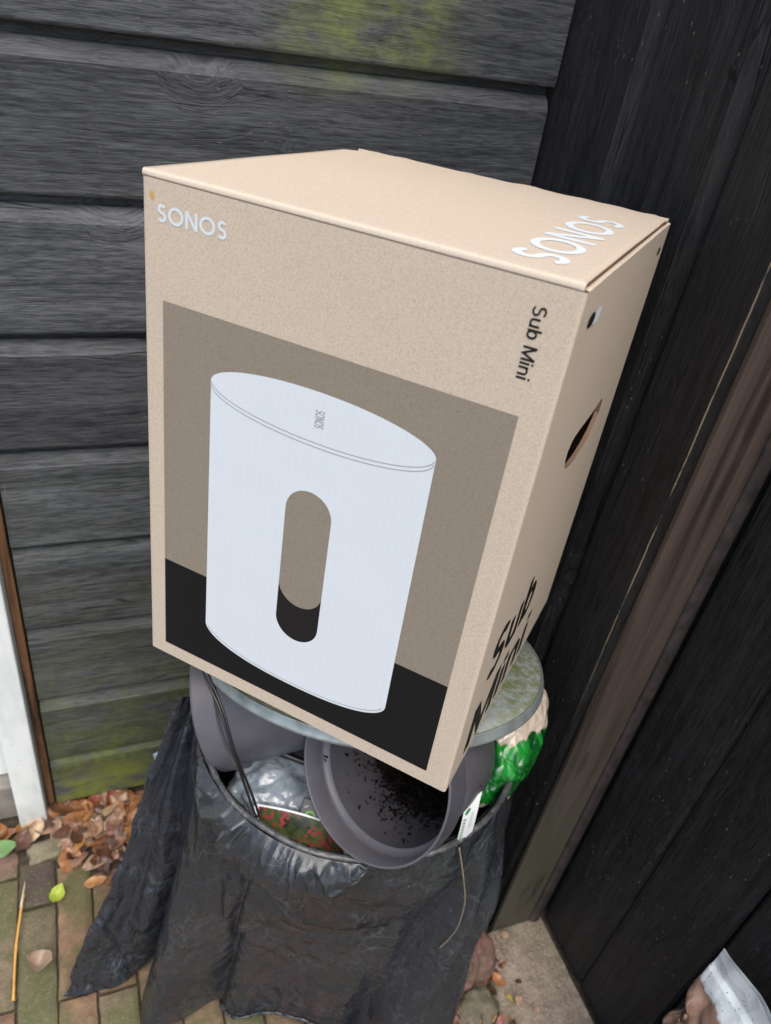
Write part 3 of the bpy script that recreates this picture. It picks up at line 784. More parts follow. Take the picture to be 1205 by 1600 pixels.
# left flap of the sack
L_ = [(-0.510, -0.2626, 0.5684), (-0.536, -0.2726, 0.5014), (-0.570, -0.287, 0.402), (-0.598, -0.301, 0.302), (-0.632, -0.314, 0.2135), (-0.674, -0.330, 0.111), (-0.710, -0.3455, 0.006)]
R_ = [(-0.490, -0.275, 0.560), (-0.515, -0.310, 0.46), (-0.535, -0.335, 0.32), (-0.545, -0.345, 0.20), (-0.548, -0.345, 0.11), (-0.556, -0.318, 0.008)]
Ls = spline(L_, 90); Rs = spline(R_, 90)


def flapf(u, v_):
    k = v_ * 89; i = min(int(k), 88); t = k - i
    a_ = Ls[i].lerp(Ls[i + 1], t); b_ = Rs[i].lerp(Rs[i + 1], t); p = a_.lerp(b_, u)
    n_ = Vector((-0.55, -0.6, 0.55)).normalized()
    amp = 0.4 + v_
    x = u + 0.02 * math.sin(v_ * 9)
    fd = 0.010 * math.sin(x * 9.5 + 1.0) * (1 - 0.35 * v_) + 0.014 * math.sin(math.pi * u) * v_
    fd += 0.006 * ridge((u * 1.6 + 5, v_ * 1.6, 0), 2.2, 3) * amp + 0.009 * facet((p.x, p.y, p.z * 0.7), 17) * (0.3 + v_) + 0.004 * facet((p.x, p.y, p.z * 0.7), 46) * (0.3 + v_)
    ragged = 0.006 * ns((v_ * 16, 2, 2)) if u < 0.05 else 0
    q = p + n_ * fd + Vector((-ragged, 0, 0))
    if v_ > 0.9: q += Vector((0.0, -0.02 * math.sin(math.pi * u) * (v_ - 0.9) * 10, 0))
    q.z = max(q.z, 0.004)
    return q


V, F = grid(150, 260, flapf); o = mesh('loose_flap', V, F, M_bagf, bag)
sm = o.modifiers.new('solid', 'SOLIDIFY'); sm.thickness = 0.0015

# ------------------------------------------------------------------ pots
M_pot = Mat('grey_pot_plastic', 0.42, 0.45)
n1 = M_pot.noise(M_pot.coord(), 22, 5, 0.6); n2 = M_pot.noise(M_pot.coord(), 300, 3); n4 = M_pot.noise(M_pot.coord(), 8, 4)
c = M_pot.ramp(n1, [(0.3, (0.074, 0.072, 0.084)), (0.7, (0.104, 0.101, 0.116))])
c = M_pot.mix(M_pot.math('MULTIPLY', M_pot.ramp(n4, [(0.5, 0.0), (0.7, 1.0)]), 0.35), c, (0.10, 0.08, 0.065))
c = M_pot.mix(M_pot.math('MULTIPLY', M_pot.ramp(n2, [(0.66, 0.0), (0.74, 1.0)]), 0.3), c, (0.25, 0.22, 0.2))
M_pot.set('Base Color', c); M_pot.bump(n2, 0.0003, 0.5)
M_dirt = Mat('shade_darkened_soil', 0.95, 0.1); nd = M_dirt.noise(M_dirt.coord(), 120, 5)
M_dirt.set('Base Color', M_dirt.ramp(nd, [(0.3, (0.003, 0.0025, 0.0025)), (0.7, (0.013, 0.009, 0.0075))])); M_dirt.bump(nd, 0.004)  # real soil, coloured near black to deepen the shade inside the pot


def frame(n_):
    n_ = Vector(n_).normalized(); a_ = n_.cross(Vector((0, 0, 1))).normalized(); b_ = n_.cross(a_)
    return Matrix(((a_.x, b_.x, n_.x, 0), (a_.y, b_.y, n_.y, 0), (a_.z, b_.z, n_.z, 0), (0, 0, 0, 1)))


def lathe(prof, n=96):
    V = []; F = []; m_ = len(prof)
    for i in range(n):
        t = 2 * math.pi * i / n
        for r_, z in prof: V.append((r_ * math.cos(t), r_ * math.sin(t), z))
    for i in range(n):
        for k in range(m_ - 1):
            a_ = i * m_ + k; b_ = ((i + 1) % n) * m_ + k
            F.append((a_, b_, b_ + 1, a_ + 1))
    return V, F


def pot(name, label, c, n_, R, Hh, band=0.036, soil=True, taper=0.72):
    root = thing(name, label, 'plant pot', c, 'grey plastic plant pots')
    M = Matrix.Translation(c) @ frame(n_)
    Rb = R - 0.0045
    def body(z0, k): return Rb + (R * taper - Rb) * k
    out = [(R - 0.001, -band)]
    prof = [(R * taper, -Hh), (Rb - 0.001, -band - 0.0005)]
    b = [(0.0001, -Hh + 0.004), (R * taper - 0.012, -Hh + 0.003), (R * taper - 0.003, -Hh + 0.0045), (R * taper - 0.0025, -Hh + 0.008), (Rb - 0.0055, -band - 0.001),
         (Rb - 0.006, -band + 0.001)]
    b2 = [(Rb - 0.004, -band - 0.0005), (Rb - 0.0030, -band - 0.003), (R * taper, -Hh + 0.006), (R * taper - 0.004, -Hh), (0.0001, -Hh + 0.0005)]
    V, F = lathe(b[::-1] if False else b + b2)
    mesh('body', V, F, M_pot.m, root, M=M)
    rb = [(Rb - 0.0065, -band), (R - 0.0035, -band + 0.003), (R - 0.0026, -band + 0.008), (R - 0.0022, -0.0012), (R - 0.0012, 0.0), (R + 0.0004, -0.0004), (R + 0.0010, -0.002), (R + 0.0002, -0.004), (R - 0.0008, -band + 0.002), (R - 0.0015, -band), (Rb - 0.0065, -band)]
    V, F = lathe(rb, 128)
    mesh('rim_band', V, F, M_pot.m, root, M=M)
    return root, M


potC = Vector((-0.335, -0.4924, 0.6511))
potN = Vector((-.834, -.366, .413))
root, M = pot('grey_plant_pot', 'empty dusty grey pot on its side with open mouth under the carton corner', potC, potN, 0.104, 0.16)
# soil left inside the pot, stuck along the lower wall and the ledge
mb = MB()
Minv = frame(potN).to_3x3().inverted()
down = Minv @ Vector((0.35, 0.45, -0.85)); ang0 = math.atan2(down.y, down.x)
for _ in range(2600):
    z = -0.153 + abs(random.gauss(0, 0.032)); z = min(z, -0.05); t = ang0 + random.gauss(0.50, 0.85)
    k = (-z - 0.036) / 0.124; r_ = (0.0985 + (0.075 - 0.0985) * k) - 0.005
    s = random.uniform(0.001, 0.0045) * (1.5 if z < -0.110 else 0.42)
    r_ -= 1.6 * s
    cpt = Vector((r_ * math.cos(t), r_ * math.sin(t), max(z, -0.160 + 2.5 * s)))
    V = [cpt + Vector((random.gauss(0, s), random.gauss(0, s), random.gauss(0, s))) for _ in range(4)]
    mb.add(V, [(0, 1, 2), (0, 2, 3), (0, 3, 1), (1, 3, 2)])
for _ in range(90):
    t = ang0 - 1.55 + random.gauss(0.0, 0.5); r_ = 0.0985 - abs(random.gauss(0, 0.0015)); s = random.uniform(0.0008, 0.0030)
    cpt = Vector((r_ * math.cos(t), r_ * math.sin(t), -0.0345 + random.uniform(0, 0.003)))
    V = [cpt + Vector((random.gauss(0, s), random.gauss(0, s), random.gauss(0, s))) for _ in range(4)]
    mb.add(V, [(0, 1, 2), (0, 2, 3), (0, 3, 1), (1, 3, 2)])
mb.out('soil_residue', M_dirt.m, root, False, M=M)

potA_c = Vector((-0.4645, -0.2809, 0.5797)); potA_n = Vector((-0.8613, 0.3666, -0.3519))
rootA, MA = pot('grey_plant_pot', 'clean grey pot lying on its side under the left edge of the metal lid', potA_c, potA_n, 0.0994, 0.165, band=0.030, taper=0.76)

# ------------------------------------------------------------------ galvanised lid
ml = Mat('mossy_galvanised', 0.45, 0.5)
n1 = ml.noise(ml.coord(), 22, 6, 0.7); n2 = ml.noise(ml.coord(), 75, 5, 0.7); n3 = ml.noise(ml.coord(), 9, 4, 0.6)
c = ml.ramp(n1, [(0.3, (0.30, 0.35, 0.34)), (0.7, (0.48, 0.53, 0.53))])
lx = ml.xyz(ml.coord(kind='World'))[0]
lft = ml.ramp(ml.math('MULTIPLY', lx, -1.0), [(0.22, 0.0), (0.34, 0.75)])
mm = ml.math('MAXIMUM', ml.math('MULTIPLY', ml.ramp(n2, [(0.38, 0.0), (0.58, 1.0)]), ml.ramp(n3, [(0.30, 0.3), (0.55, 1.0)])), lft)
c = ml.mix(mm, c, ml.mix(n2, (0.06, 0.085, 0.025), (0.19, 0.20, 0.07)))
ml.set('Base Color', c); ml.set('Metallic', ml.math('MULTIPLY', ml.math('SUBTRACT', 1.0, mm), 0.35)); ml.set('Roughness', ml.ramp(n2, [(0.3, 0.3), (0.6, 0.75)])); ml.bump(n2, 0.0015, 0.7)
mz = Mat('zinc_rim', 0.42, 0.5); n1 = mz.noise(mz.coord(), 40, 5)
mz.set('Base Color', mz.ramp(n1, [(0.3, (0.20, 0.23, 0.22)), (0.6, (0.34, 0.38, 0.37))])); mz.set('Metallic', 0.5); mz.bump(n1, 0.0006)
lidC = Vector((-0.267, -0.297, 0.646)); lidN = Vector((0.130, 0.286, 1.0))
lid = thing('round_metal_cover', 'round mossy galvanised dustbin lid under the cardboard carton', 'metal lid', lidC)
M = Matrix.Translation(lidC) @ frame(lidN)
Rl = 0.235
V, F = lathe([(0.0001, 0.024), (0.05, 0.024), (0.12, 0.019), (0.165, 0.014), (0.172, 0.0155), (0.180, 0.0132), (0.212, 0.0100), (0.2300, 0.0093), (0.2300, 0.0080), (0.10, 0.0175), (0.0001, 0.021)], 128)
mesh('lid_plate', V, F, ml.m, lid, M=M)
V, F = lathe([(0.2296, 0.0096), (0.2306, 0.0108), (0.2318, 0.0106), (0.2326, 0.0085), (0.2330, 0.004), (Rl, 0.001), (Rl + 0.0006, -0.0018), (Rl - 0.002, -0.004), (Rl - 0.0045, -0.002), (0.2312, 0.003), (0.2308, 0.006), (0.2294, 0.0080), (0.2296, 0.0096)], 160)
mesh('lid_rim', V, F, mz.m, lid, M=M)
hp = spline([(-0.05, 0, 0.024), (-0.045, 0, 0.040), (0, 0, 0.048), (0.045, 0, 0.040), (0.05, 0, 0.024)], 20)
V, F = tube([M @ p for p in hp], 0.004, 10); mesh('handle', V, F, mz.m, lid)

# ------------------------------------------------------------------ the carton
D, H, Wd = 0.3666, 0.4984, 0.36
BM = Matrix(((0.6848, 0.7283, 0.0251, -0.2987), (-0.7284, 0.6829, 0.0561, -0.3397), (0.0238, -0.0567, 0.9981, 0.7362), (0, 0, 0, 1)))
box = thing('cardboard_carton', 'large closed kraft cardboard speaker carton balanced on the bin lid', 'box', (-0.2987, -0.3397, 0.7362))
hx, hy = Wd / 2, D / 2


def B_local(o):                    # keep mesh in carton coordinates so that the texture follows the carton
    o.parent = box; o.matrix_parent_inverse = Matrix.Translation(-Vector(box.location)); o.matrix_basis = BM; return o


def fill(name, loops, y3, mat, k=1):
    """2D loops (outer first) -> verts, faces; y3 maps (a, b) to a point."""
    fl = [[Vector((p[0], p[1], 0)) for p in lp] for lp in loops]
    tri = geometry.tessellate_polygon(fl); V = [y3(p.x, p.y) for lp in fl for p in lp]
    return V, [tuple(t) for t in tri]


def front(off): return lambda u, v_: Vector((-hx + u, -hy - off, v_))


# body shell: rounded vertical edges, right face with the hand hole
mb = MB()
r = 0.0030
top = H - 0.0058
def cornerpts(cx, cy, a0):
    return [(cx + r * math.cos(rad(a0 + 90 * k / 4)), cy + r * math.sin(rad(a0 + 90 * k / 4))) for k in range(5)]
loop = cornerpts(-hx + r, -hy + r, 180) + cornerpts(hx - r, -hy + r, 270) + cornerpts(hx - r, hy - r, 0) + cornerpts(-hx + r, hy - r, 90)
zs = [0.0, 0.0015] + [0.0015 + (top - 0.0015) * k / 12 for k in range(1, 13)]
nl = len(loop); V = []
def wobble(x, y, z): return 0.0006 * ns((x * 9, y * 9, z * 9))
for j, z in enumerate(zs):
    for x, y in loop:
        k = 0.992 if j == 0 else 1.0
        V.append((x * k, y * k, z + wobble(x, y, z) * 0))
F = []
for j in range(len(zs) - 1):
    for i in range(nl):
        i2 = (i + 1) % nl
        if i == 9: continue      # the right face is made separately
        F.append((j * nl + i, j * nl + i2, (j + 1) * nl + i2, (j + 1) * nl + i))
mb.add(V, F)
mb.add([V[i] for i in range(nl)], [tuple(range(nl))[::-1]])
# right face with hole (coordinates: y from front, z)
hole = []
y0, y1, zt, zb = 0.128, 0.268, 0.3350, 0.2930
for k in range(13): hole.append((y1 - 0.012 + 0.012 * math.sin(math.pi / 2 * k / 12) if False else 0, 0))
hole = [(y0 + 0.006, zt - 0.003), (y0 + 0.012, zt)] + [(y0 + 0.012 + (y1 - y0 - 0.024) * k / 8, zt + 0.0006 * math.sin(k)) for k in range(1, 9)] + [(y1 - 0.004, zt - 0.004)]
for k in range(1, 16):
    t = k / 16; a_ = math.pi * t
    hole.append(((y0 + y1) / 2 + (y1 - y0) / 2 * math.cos(a_), zt - 0.008 - (zt - zb - 0.008) * math.sin(a_) ** 0.7))
hole.append((y0, zt - 0.008))
sx = lambda a_, b_: Vector((hx, -hy + a_, b_))
Vt, Ft = fill('r', [[(r, 0.0015), (D - r, 0.0015), (D - r, top), (r, top)], hole], sx, None)
mb.add(Vt, Ft)
# small rivet hole high on the right face
n = len(hole)
Vh = [sx(*p) for p in hole] + [sx(*p) + Vector((-0.0045, 0, 0)) for p in hole]
mb.add(Vh, [(i, (i + 1) % n, n + (i + 1) % n, n + i) for i in range(n)], 1)
# inner layer round the hole, slightly offset double wall
o = mb.out('carton_body', [M_kraft, M_kraftE], None, False); B_local(o)
for p_ in o.data.polygons:
    p_.use_smooth = False
# dark brown block added inside so the hand hole reads as unlit
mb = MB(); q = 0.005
mb.box((-hx + q, -hy + q, 0.005), (hx - 0.06, hy - q, H - 0.02)); B_local(mb.out('dark_hole_backing', M_kraftE, None, False))
# hole flap pushed inwards
V, F = grid(14, 6, lambda u, v_: Vector((hx - 0.006 - 0.028 * v_, -hy + y0 - 0.004 + (0.050 - 0.012 * v_) * u, zb - 0.004 + (0.040 - 0.006 * u) * (1 - v_) + 0.020 * v_)))
B_local(mesh('hand_flap', V, F, M_kraft))

# top flap: folds up out of the front panel
mb = MB()
path = [(-hy + 0.0016, top - 0.003), (-hy + 0.0013, top - 0.0002), (-hy + 0.0002, H - 0.0050), (-hy + 0.0000, H - 0.0044), (-hy + 0.0002, H - 0.0034), (-hy + 0.0003, H - 0.0024), (-hy + 0.0008, H - 0.0010), (-hy + 0.0016, H - 0.0003), (-hy + 0.0028, H)]
NB = 46
for k in range(1, NB + 1): path.append((-hy + 0.0028 + (D - 0.0048) * k / NB, H))
path += [(hy - 0.0004, H - 0.002), (hy + 0.0003, H - 0.006), (hy, top - 0.002)]
NX = 50; th_ = 0.0032
def flapz(x, y): return 0.0016 * ns((x * 5, y * 5, 3)) * min(1, (y + hy) / D * 3)
V = []
for layer in (0, 1):
    for j, (y, z) in enumerate(path):
        for i in range(NX + 1):
            x = -hx + 0.0004 + (2 * hx - 0.0030) * i / NX
            # dips and waves
            dz = 0
            if z > H - 0.001 or j > NB:
                yy = (y + hy) / D
                dz = flapz(x, y) + 0.0022 * ns((x * 30, 3.3, 1)) * max(0, (yy - 0.8) * 5)
                dz -= 0.003 * max(0, yy - 0.9) * 10 * (0.4 + 0.6 * ns((x * 22, 1, 7)))
                dz -= 0.004 * max(0, (abs(x) / hx - 0.90) * 10) * max(0, (yy - 0.88) * 8)
            yy2 = (y + hy) / D
            oy = 0.003 * ns((x * 26, 8, 2)) * max(0, (yy2 - 0.95) * 20) if yy2 > 0.95 else 0
            if layer: 
                if j < 7: V.append((x, y + min(th_, 0.0006 * j + 0.001), z - (0.0 if j < 5 else 0.0028)))
                elif j > NB + 7: V.append((x, y - th_ - oy, z - 0.001))
                else: V.append((x, y, z - th_ + dz))
            else: V.append((x, y - oy, z + dz))
nj = len(path); ni = NX + 1; F = []; I = []
for layer in (0, 1):
    b0 = layer * nj * ni
    for j in range(nj - 1):
        for i in range(NX):
            f = (b0 + j * ni + i, b0 + j * ni + i + 1, b0 + (j + 1) * ni + i + 1, b0 + (j + 1) * ni + i)
            F.append(f if layer == 0 else f[::-1]); I.append(2 if (2 < j < 7 and layer == 0) else 0)
for j in range(nj - 1):
    for i, rev in ((0, False), (NX, True)):
        a_ = j * ni + i; b_ = (j + 1) * ni + i; f = (a_, b_, b_ + nj * ni, a_ + nj * ni); F.append(f if not rev else f[::-1]); I.append(1)
mb.V = [Vector(v) for v in V]; mb.F = F; mb.I = I; mb.C = [(1, 1, 1)] * len(V)
B_local(mb.out('top_flap', [M_kraft, M_kraftE, M_kraftL], None, True))
# dust flap folding in from the right face under the top flap
pth = [(hx - 0.0008, top - 0.001), (hx + 0.0002, H - 0.0053), (hx - 0.0005, H - 0.0048), (hx - 0.0022, H - 0.0045), (hx - 0.005, H - 0.0044), (hx - 0.02, H - 0.0046), (hx - 0.09, H - 0.0046)]
V = []; NY = 30
for layer in (0, 1):
    for j, (x, z) in enumerate(pth):
        for i in range(NY + 1):
            y = -hy + 0.0035 + (D - 0.007) * i / NY; wz = 0.0009 * ns((y * 14, 2, 2)) - 0.0003
            V.append((x - (0.002 if layer and j < 3 else 0), y, z + wz * (j > 0) - (0.0026 if layer and j > 2 else 0)))
nj = len(pth); ni = NY + 1; F = []; I = []
for layer in (0, 1):
    for j in range(nj - 1):
        for i in range(NY):
            b0 = layer * nj * ni; f = (b0 + j * ni + i, b0 + j * ni + i + 1, b0 + (j + 1) * ni + i + 1, b0 + (j + 1) * ni + i)
            F.append(f if layer == 0 else f[::-1]); I.append(0)
for i, rev in ((0, 0), (NY, 1)):
    for j in range(nj - 1):
        a_ = j * ni + i; b_ = a_ + ni; F.append((a_, b_, b_ + nj * ni, a_ + nj * ni)); I.append(1)
B_local(mesh('side_flap', V, F, [M_kraft, M_kraftE], mi=I))

# printed picture: taupe field, black floor, white drum-shaped speaker
U0, U1, V0, V1, VB = 0.0200, 0.3368, 0.0180, 0.3984, 0.1312
cx, bw, tb, ty = 0.1772, 0.1052, 0.0226, 0.3430
mb = MB()
mb.add([front(.0002)(u, v_) for u, v_ in ((U0, VB), (U1, VB), (U1, V1), (U0, V1))], [(0, 1, 2, 3)], 0)
mb.add([front(.0002)(u, v_) for u, v_ in ((U0, V0), (U1, V0), (U1, VB), (U0, VB))], [(0, 1, 2, 3)], 1)
body = []
for k in range(41): a_ = math.pi * k / 40; body.append((cx + (bw + 0.0008) * math.cos(a_), ty + tb * math.sin(a_)))
bwb = 0.1052; cyb = 0.0735; rbt = 0.0300
for k in range(41):
    a_ = math.pi + math.pi * k / 40
    # superellipse lower edge with tight corners
    ca, sa = math.cos(a_), math.sin(a_)
    body.append((cx + 0.0007 + bwb * (abs(ca) ** 0.86) * (1 if ca > 0 else -1), cyb + rbt * -(abs(sa) ** 1.0)))
hw = 0.0232; zt2, zb2 = 0.2725, 0.1035; hcx = 0.1782
hl = [(hcx + hw * math.cos(math.pi * k / 24), zt2 - hw + hw * math.sin(math.pi * k / 24)) for k in range(25)] + [(hcx + hw * math.cos(math.pi + math.pi * k / 24), zb2 + hw + hw * math.sin(math.pi + math.pi * k / 24)) for k in range(25)]
Vt, Ft = fill('w', [body, hl], front(.0004), None); mb.add(Vt, Ft, 2)
arcy = lambda u: 0.1685 - 0.0235 * math.sqrt(max(0, 1 - ((u - hcx) / (hw * 1.02)) ** 2))
low = [(hcx - hw + 2 * hw * k / 24, arcy(hcx - hw + 2 * hw * k / 24)) for k in range(25)] + [(hcx + hw * math.cos(-math.pi * k / 24), zb2 + hw + hw * math.sin(-math.pi * k / 24)) for k in range(25)]
Vt, Ft = fill('l', [low], front(.0003), None); mb.add(Vt, Ft, 3)
# upper part of the seen-through hole is the same taupe, printed over the black floor line
up = [(hcx - hw, arcy(hcx - hw)), (hcx - hw, VB - 0.002)]
PIC = mb


def ribbon(mb, pts, wd_, fn, mi=0, closed=False, eps=0.0):
    pts = [Vector((p[0], p[1])) for p in pts]; n = len(pts); V = []; F = []
    for i, p in enumerate(pts):
        if closed: a_, b_ = pts[i - 1], pts[(i + 1) % n]
        else: a_, b_ = pts[max(i - 1, 0)], pts[min(i + 1, n - 1)]
        d1 = (p - a_); d2 = (b_ - p)
        if d1.length < 1e-9: d1 = d2
        if d2.length < 1e-9: d2 = d1
        d1 = d1.normalized(); d2 = d2.normalized(); n1 = Vector((-d1.y, d1.x)); n2 = Vector((-d2.y, d2.x))
        mi_ = (n1 + n2); L2 = mi_.length
        mv = n1 if L2 < 1e-4 else mi_ / L2; k = max(0.3, mv.dot(n1)); off = mv * (wd_ / 2 / k)
        V.append(fn(p.x + off.x, p.y + off.y)); V.append(fn(p.x - off.x, p.y - off.y))
    for i in range(n if closed else n - 1):
        j = (i + 1) % n; F.append((2 * i, 2 * i + 1, 2 * j + 1, 2 * j))
    mb.add(V, F, mi)


def arc(cx_, cy_, rx, ry, a0, a1, n=18):
    return [(cx_ + rx * math.cos(rad(a0 + (a1 - a0) * k / n)), cy_ + ry * math.sin(rad(a0 + (a1 - a0) * k / n))) for k in range(n + 1)]


def S_path(w_, sw):
    t = sw / 2
    r1y = (1 - 2 * t) * 0.245; r2y = (1 - 2 * t) * 0.5 - r1y
    c1 = 1 - t - r1y; c2 = t + r2y; rx1 = w_ / 2 - t - 0.02; rx2 = w_ / 2 - t
    return arc(w_ / 2 + .01, c1, rx1, r1y, 28, 270, 20) + arc(w_ / 2, c2, rx2, r2y, 90, -150, 20)[1:]


GL = {
    'S': lambda sw: (0.60, [(S_path(0.60, sw), False)]),
    'O': lambda sw: (1.00, [(arc(0.50, 0.5, 0.5 - sw / 2, 0.5 - sw / 2, 0, 350, 35), True)]),
    'N': lambda sw: (0.78, [([(sw / 2, 0), (sw / 2, 1)], False), ([(0.78 - sw / 2, 0), (0.78 - sw / 2, 1)], False), ([(sw * 0.5, 0.97), (0.78 - sw * 0.5, 0.03)], False)]),
    'u': lambda sw: (0.53, [([(sw / 2, 0.72), (sw / 2, 0.27)] + arc(0.53 / 2, 0.27, 0.53 / 2 - sw / 2, 0.27 - sw / 2, 180, 360, 16), False), ([(0.53 - sw / 2, 0), (0.53 - sw / 2, 0.72)], False)]),
    'b': lambda sw: (0.57, [([(sw / 2, 0), (sw / 2, 1)], False), (arc(0.30, 0.36, 0.27 - sw / 2, 0.37 - sw / 2, 0, 350, 30), True)]),
    'M': lambda sw: (0.84, [([(sw / 2, 0), (sw / 2, 1)], False), ([(0.84 - sw / 2, 0), (0.84 - sw / 2, 1)], False), ([(sw * .6, 0.97), (0.42, 0.08), (0.84 - sw * .6, 0.97)], False)]),
    'i': lambda sw: (sw, [([(sw / 2, 0), (sw / 2, 0.72)], False), ([(sw / 2, 0.86), (sw / 2, 1.0)], False)]),
    'n': lambda sw: (0.53, [([(sw / 2, 0), (sw / 2, 0.72)], False), (arc(0.53 / 2, 0.45, 0.53 / 2 - sw / 2, 0.28 - sw / 2, 180, 0, 16) + [(0.53 - sw / 2, 0)], False)]),
    ' ': lambda sw: (0.20, []),
}


def text(mb, s, sw, gap, fn, mi=0, eps=0.00004):
    x = 0; out = []
    for ch in s:
        wd_, strokes = GL[ch](sw); out.append((x, strokes)); x += wd_ + gap
    tot = x - gap; k = 0
    for x0, strokes in out:
        for pts, cl in strokes:
            k += 1; off = eps * (k % 3)
            ribbon(mb, [(x0 + p[0], p[1]) for p in pts], sw, lambda a_, b_, o_=off: fn(a_ / tot, b_, o_), mi, cl)
    return tot


# thin drawn lines on the speaker
mb = PIC
lw = 0.00055
ribbon(mb, arc(cx, ty - 0.0002, bw, tb, 183, 357, 60), lw, front(.0006), 4)
ribbon(mb, arc(cx, ty - 0.0040, bw, tb, 180, 360, 60), lw, front(.0006), 4)
ribbon(mb, [(cx + 0.0007 + (bwb - .0010) * (abs(math.cos(a_)) ** 0.86) * (1 if math.cos(a_) > 0 else -1), cyb + 0.0030 - (rbt) * abs(math.sin(a_))) for a_ in [math.pi + math.pi * k / 60 for k in range(4, 57)]], lw, front(.0006), 4)
text(mb, 'SONOS', 0.12, 0.14, lambda a_, b_, o_: front(.0006 + o_)(0.1748 + 0.0085 * (1 - b_) , 0.3345 + 0.0155 * a_) if False else front(.0006 + o_)(0.1835 - 0.0085 * b_, 0.3345 + 0.0155 * a_), 4)
B_local(mb.out('printed_picture', [M_taupe, M_black, M_white, M_holeblk, M_line], None, False))
# lettering
mb = MB(); text(mb, 'SONOS', 0.17, 0.12, lambda a_, b_, o_: front(.0003 + o_)(0.0152 + 0.0668 * a_, 0.4613 + 0.0138 * b_))
o = B_local(mb.out('logo', M_white, None, False)); o['label'] = 'small white wordmark on the front face'
mb = MB(); text(mb, 'SONOS', 0.17, 0.12, lambda a_, b_, o_: (lambda x, y: Vector((x, y, H + 0.0003 + flapz(x, y) + o_)))(-hx + 0.3345 - 0.0415 * b_, -hy + 0.0285 + 0.226 * a_))
o = B_local(mb.out('logo', M_white, None, False)); o['label'] = 'white wordmark running back along the top face'
mb = MB(); text(mb, 'Sub Mini', 0.135, 0.10, lambda a_, b_, o_: front(.0003 + o_)(0.3278 + 0.0100 * b_, 0.4773 - 0.0517 * a_))
o = B_local(mb.out('lettering', M_letter, None, False)); o['label'] = 'small black sideways words on the front face'
side = lambda y_, z_, o_: Vector((hx + 0.0004 + o_, -hy + y_, z_))
mb = MB()
text(mb, 'Sub', 0.165, 0.10, lambda a_, b_, o_: side(0.045 + 0.152 * a_, 0.1050 + 0.062 * b_, o_))
text(mb, 'Mini', 0.165, 0.10, lambda a_, b_, o_: side(0.040 + 0.190 * a_, 0.0170 + 0.062 * b_, o_))
o = B_local(mb.out('lettering', M_letter, None, False)); o['label'] = 'large black words low on the right side face'
# round white sticker with a black spot, and a tiny print at the far corner
mb = MB()
Vt, Ft = fill('s', [[(0.0600 + 0.0135 * math.cos(t / 12 * math.pi), 0.4655 + 0.0062 * math.sin(t / 12 * math.pi)) for t in range(24)]], lambda a_, b_: side(a_, b_, 0), None); mb.add(Vt, Ft, 0)
B_local(mb.out('sticker', [M_white], None, False)); mb = MB()
Vt, Ft = fill('s', [[(0.0420 + 0.0105 * math.cos(t / 12 * math.pi), 0.4660 + 0.0055 * math.sin(t / 12 * math.pi)) for t in range(24)]], lambda a_, b_: side(a_, b_, 0.0002), None); mb.add(Vt, Ft, 0)
B_local(mb.out('black_spot', [M_letter], None, False)); mb = MB()
Vt, Ft = fill('s', [[(0.335 + 0.008 * math.cos(t / 12 * math.pi), 0.470 + 0.004 * math.sin(t / 12 * math.pi)) for t in range(24)]], lambda a_, b_: side(a_, b_, 0), None); mb.add(Vt, Ft, 0)
B_local(mb.out('small_mark', [M_letter], None, False))
# small glue stain
mb = MB(); Vt, Ft = fill('g', [[(0.0075, 0.4790), (0.0085, 0.4855), (0.0098, 0.4800), (0.0110, 0.4840), (0.0125, 0.4785), (0.0100, 0.4765)]], front(.0002), None)
mb.add(Vt, Ft); B_local(mb.out('glue_stain', plain('amber_glue', (0.52, 0.30, 0.10), 0.4), None, False))

# ------------------------------------------------------------------ things round the mouth of the sack
# beige and green compost bag at the right
mg = Mat('printed_compost_film', 0.17, 0.6)
n1 = mg.noise(mg.coord(), 22, 5, 0.5, 1.5); oz = mg.xyz(mg.coord(kind='World'))
s1 = mg.math('ADD', mg.math('MULTIPLY', oz[2], 1.0), mg.math('MULTIPLY', oz[1], 0.55))
s1 = mg.math('ADD', s1, mg.math('MULTIPLY', n1, 0.05))
band_ = mg.ramp(mg.math('MULTIPLY', mg.math('SUBTRACT', s1, 0.10), 2.5), [(0.435, 0.0), (0.440, 1.0), (0.655, 1.0), (0.66, 0.0)])
mg.set('Base Color', mg.mix(band_, (0.50, 0.42, 0.33), mg.mix(mg.ramp(n1, [(0.4, 0.0), (0.6, 1.0)]), (0.003, 0.055, 0.010), (0.012, 0.24, 0.025))))
vv = mg.voro(mg.coord(rot=(0.4, 0.7, 0.2), scale=(1, 0.5, 1)), 45, 'DISTANCE_TO_EDGE'); mg.bump(mg.ramp(vv, [(0.0, 0.0), (0.25, 1.0)]), 0.003, 0.6)
cb = Vector((-0.100, -0.428, 0.556))
ax = Vector((0.125, 0.115, 0.10)).normalized(); a1 = ax.cross(Vector((-0.5, -0.55, 0.66))).normalized(); a2 = ax.cross(a1)
V = []
for j in range(81):
    ph = math.pi * j / 80
    for i in range(120):
        t = 2 * math.pi * i / 120; d = Vector((math.sin(ph) * math.cos(t), math.sin(ph) * math.sin(t), math.cos(ph)))
        r_ = 1.0 + 0.22 * facet(d + Vector((4, 1, 2)), 1.3, 0.2) + 0.13 * facet(Vector((d.x, d.y, d.z * 1.6)) + Vector((1, 7, 2)), 1.9, 0.1)
        p_ = cb + (a1 * (d.x * 0.046) + a2 * (d.y * 0.040) + ax * (d.z * 0.094)) * r_; p_.x = min(p_.x, -0.010); V.append(p_)
_, F = grid(120, 81, lambda u, v_: (0, 0, 0), True)
tag(mesh('compost_bag', V, F, mg.m), 'crumpled beige and green plastic bag tucked between the lid and the sack', 'bag')

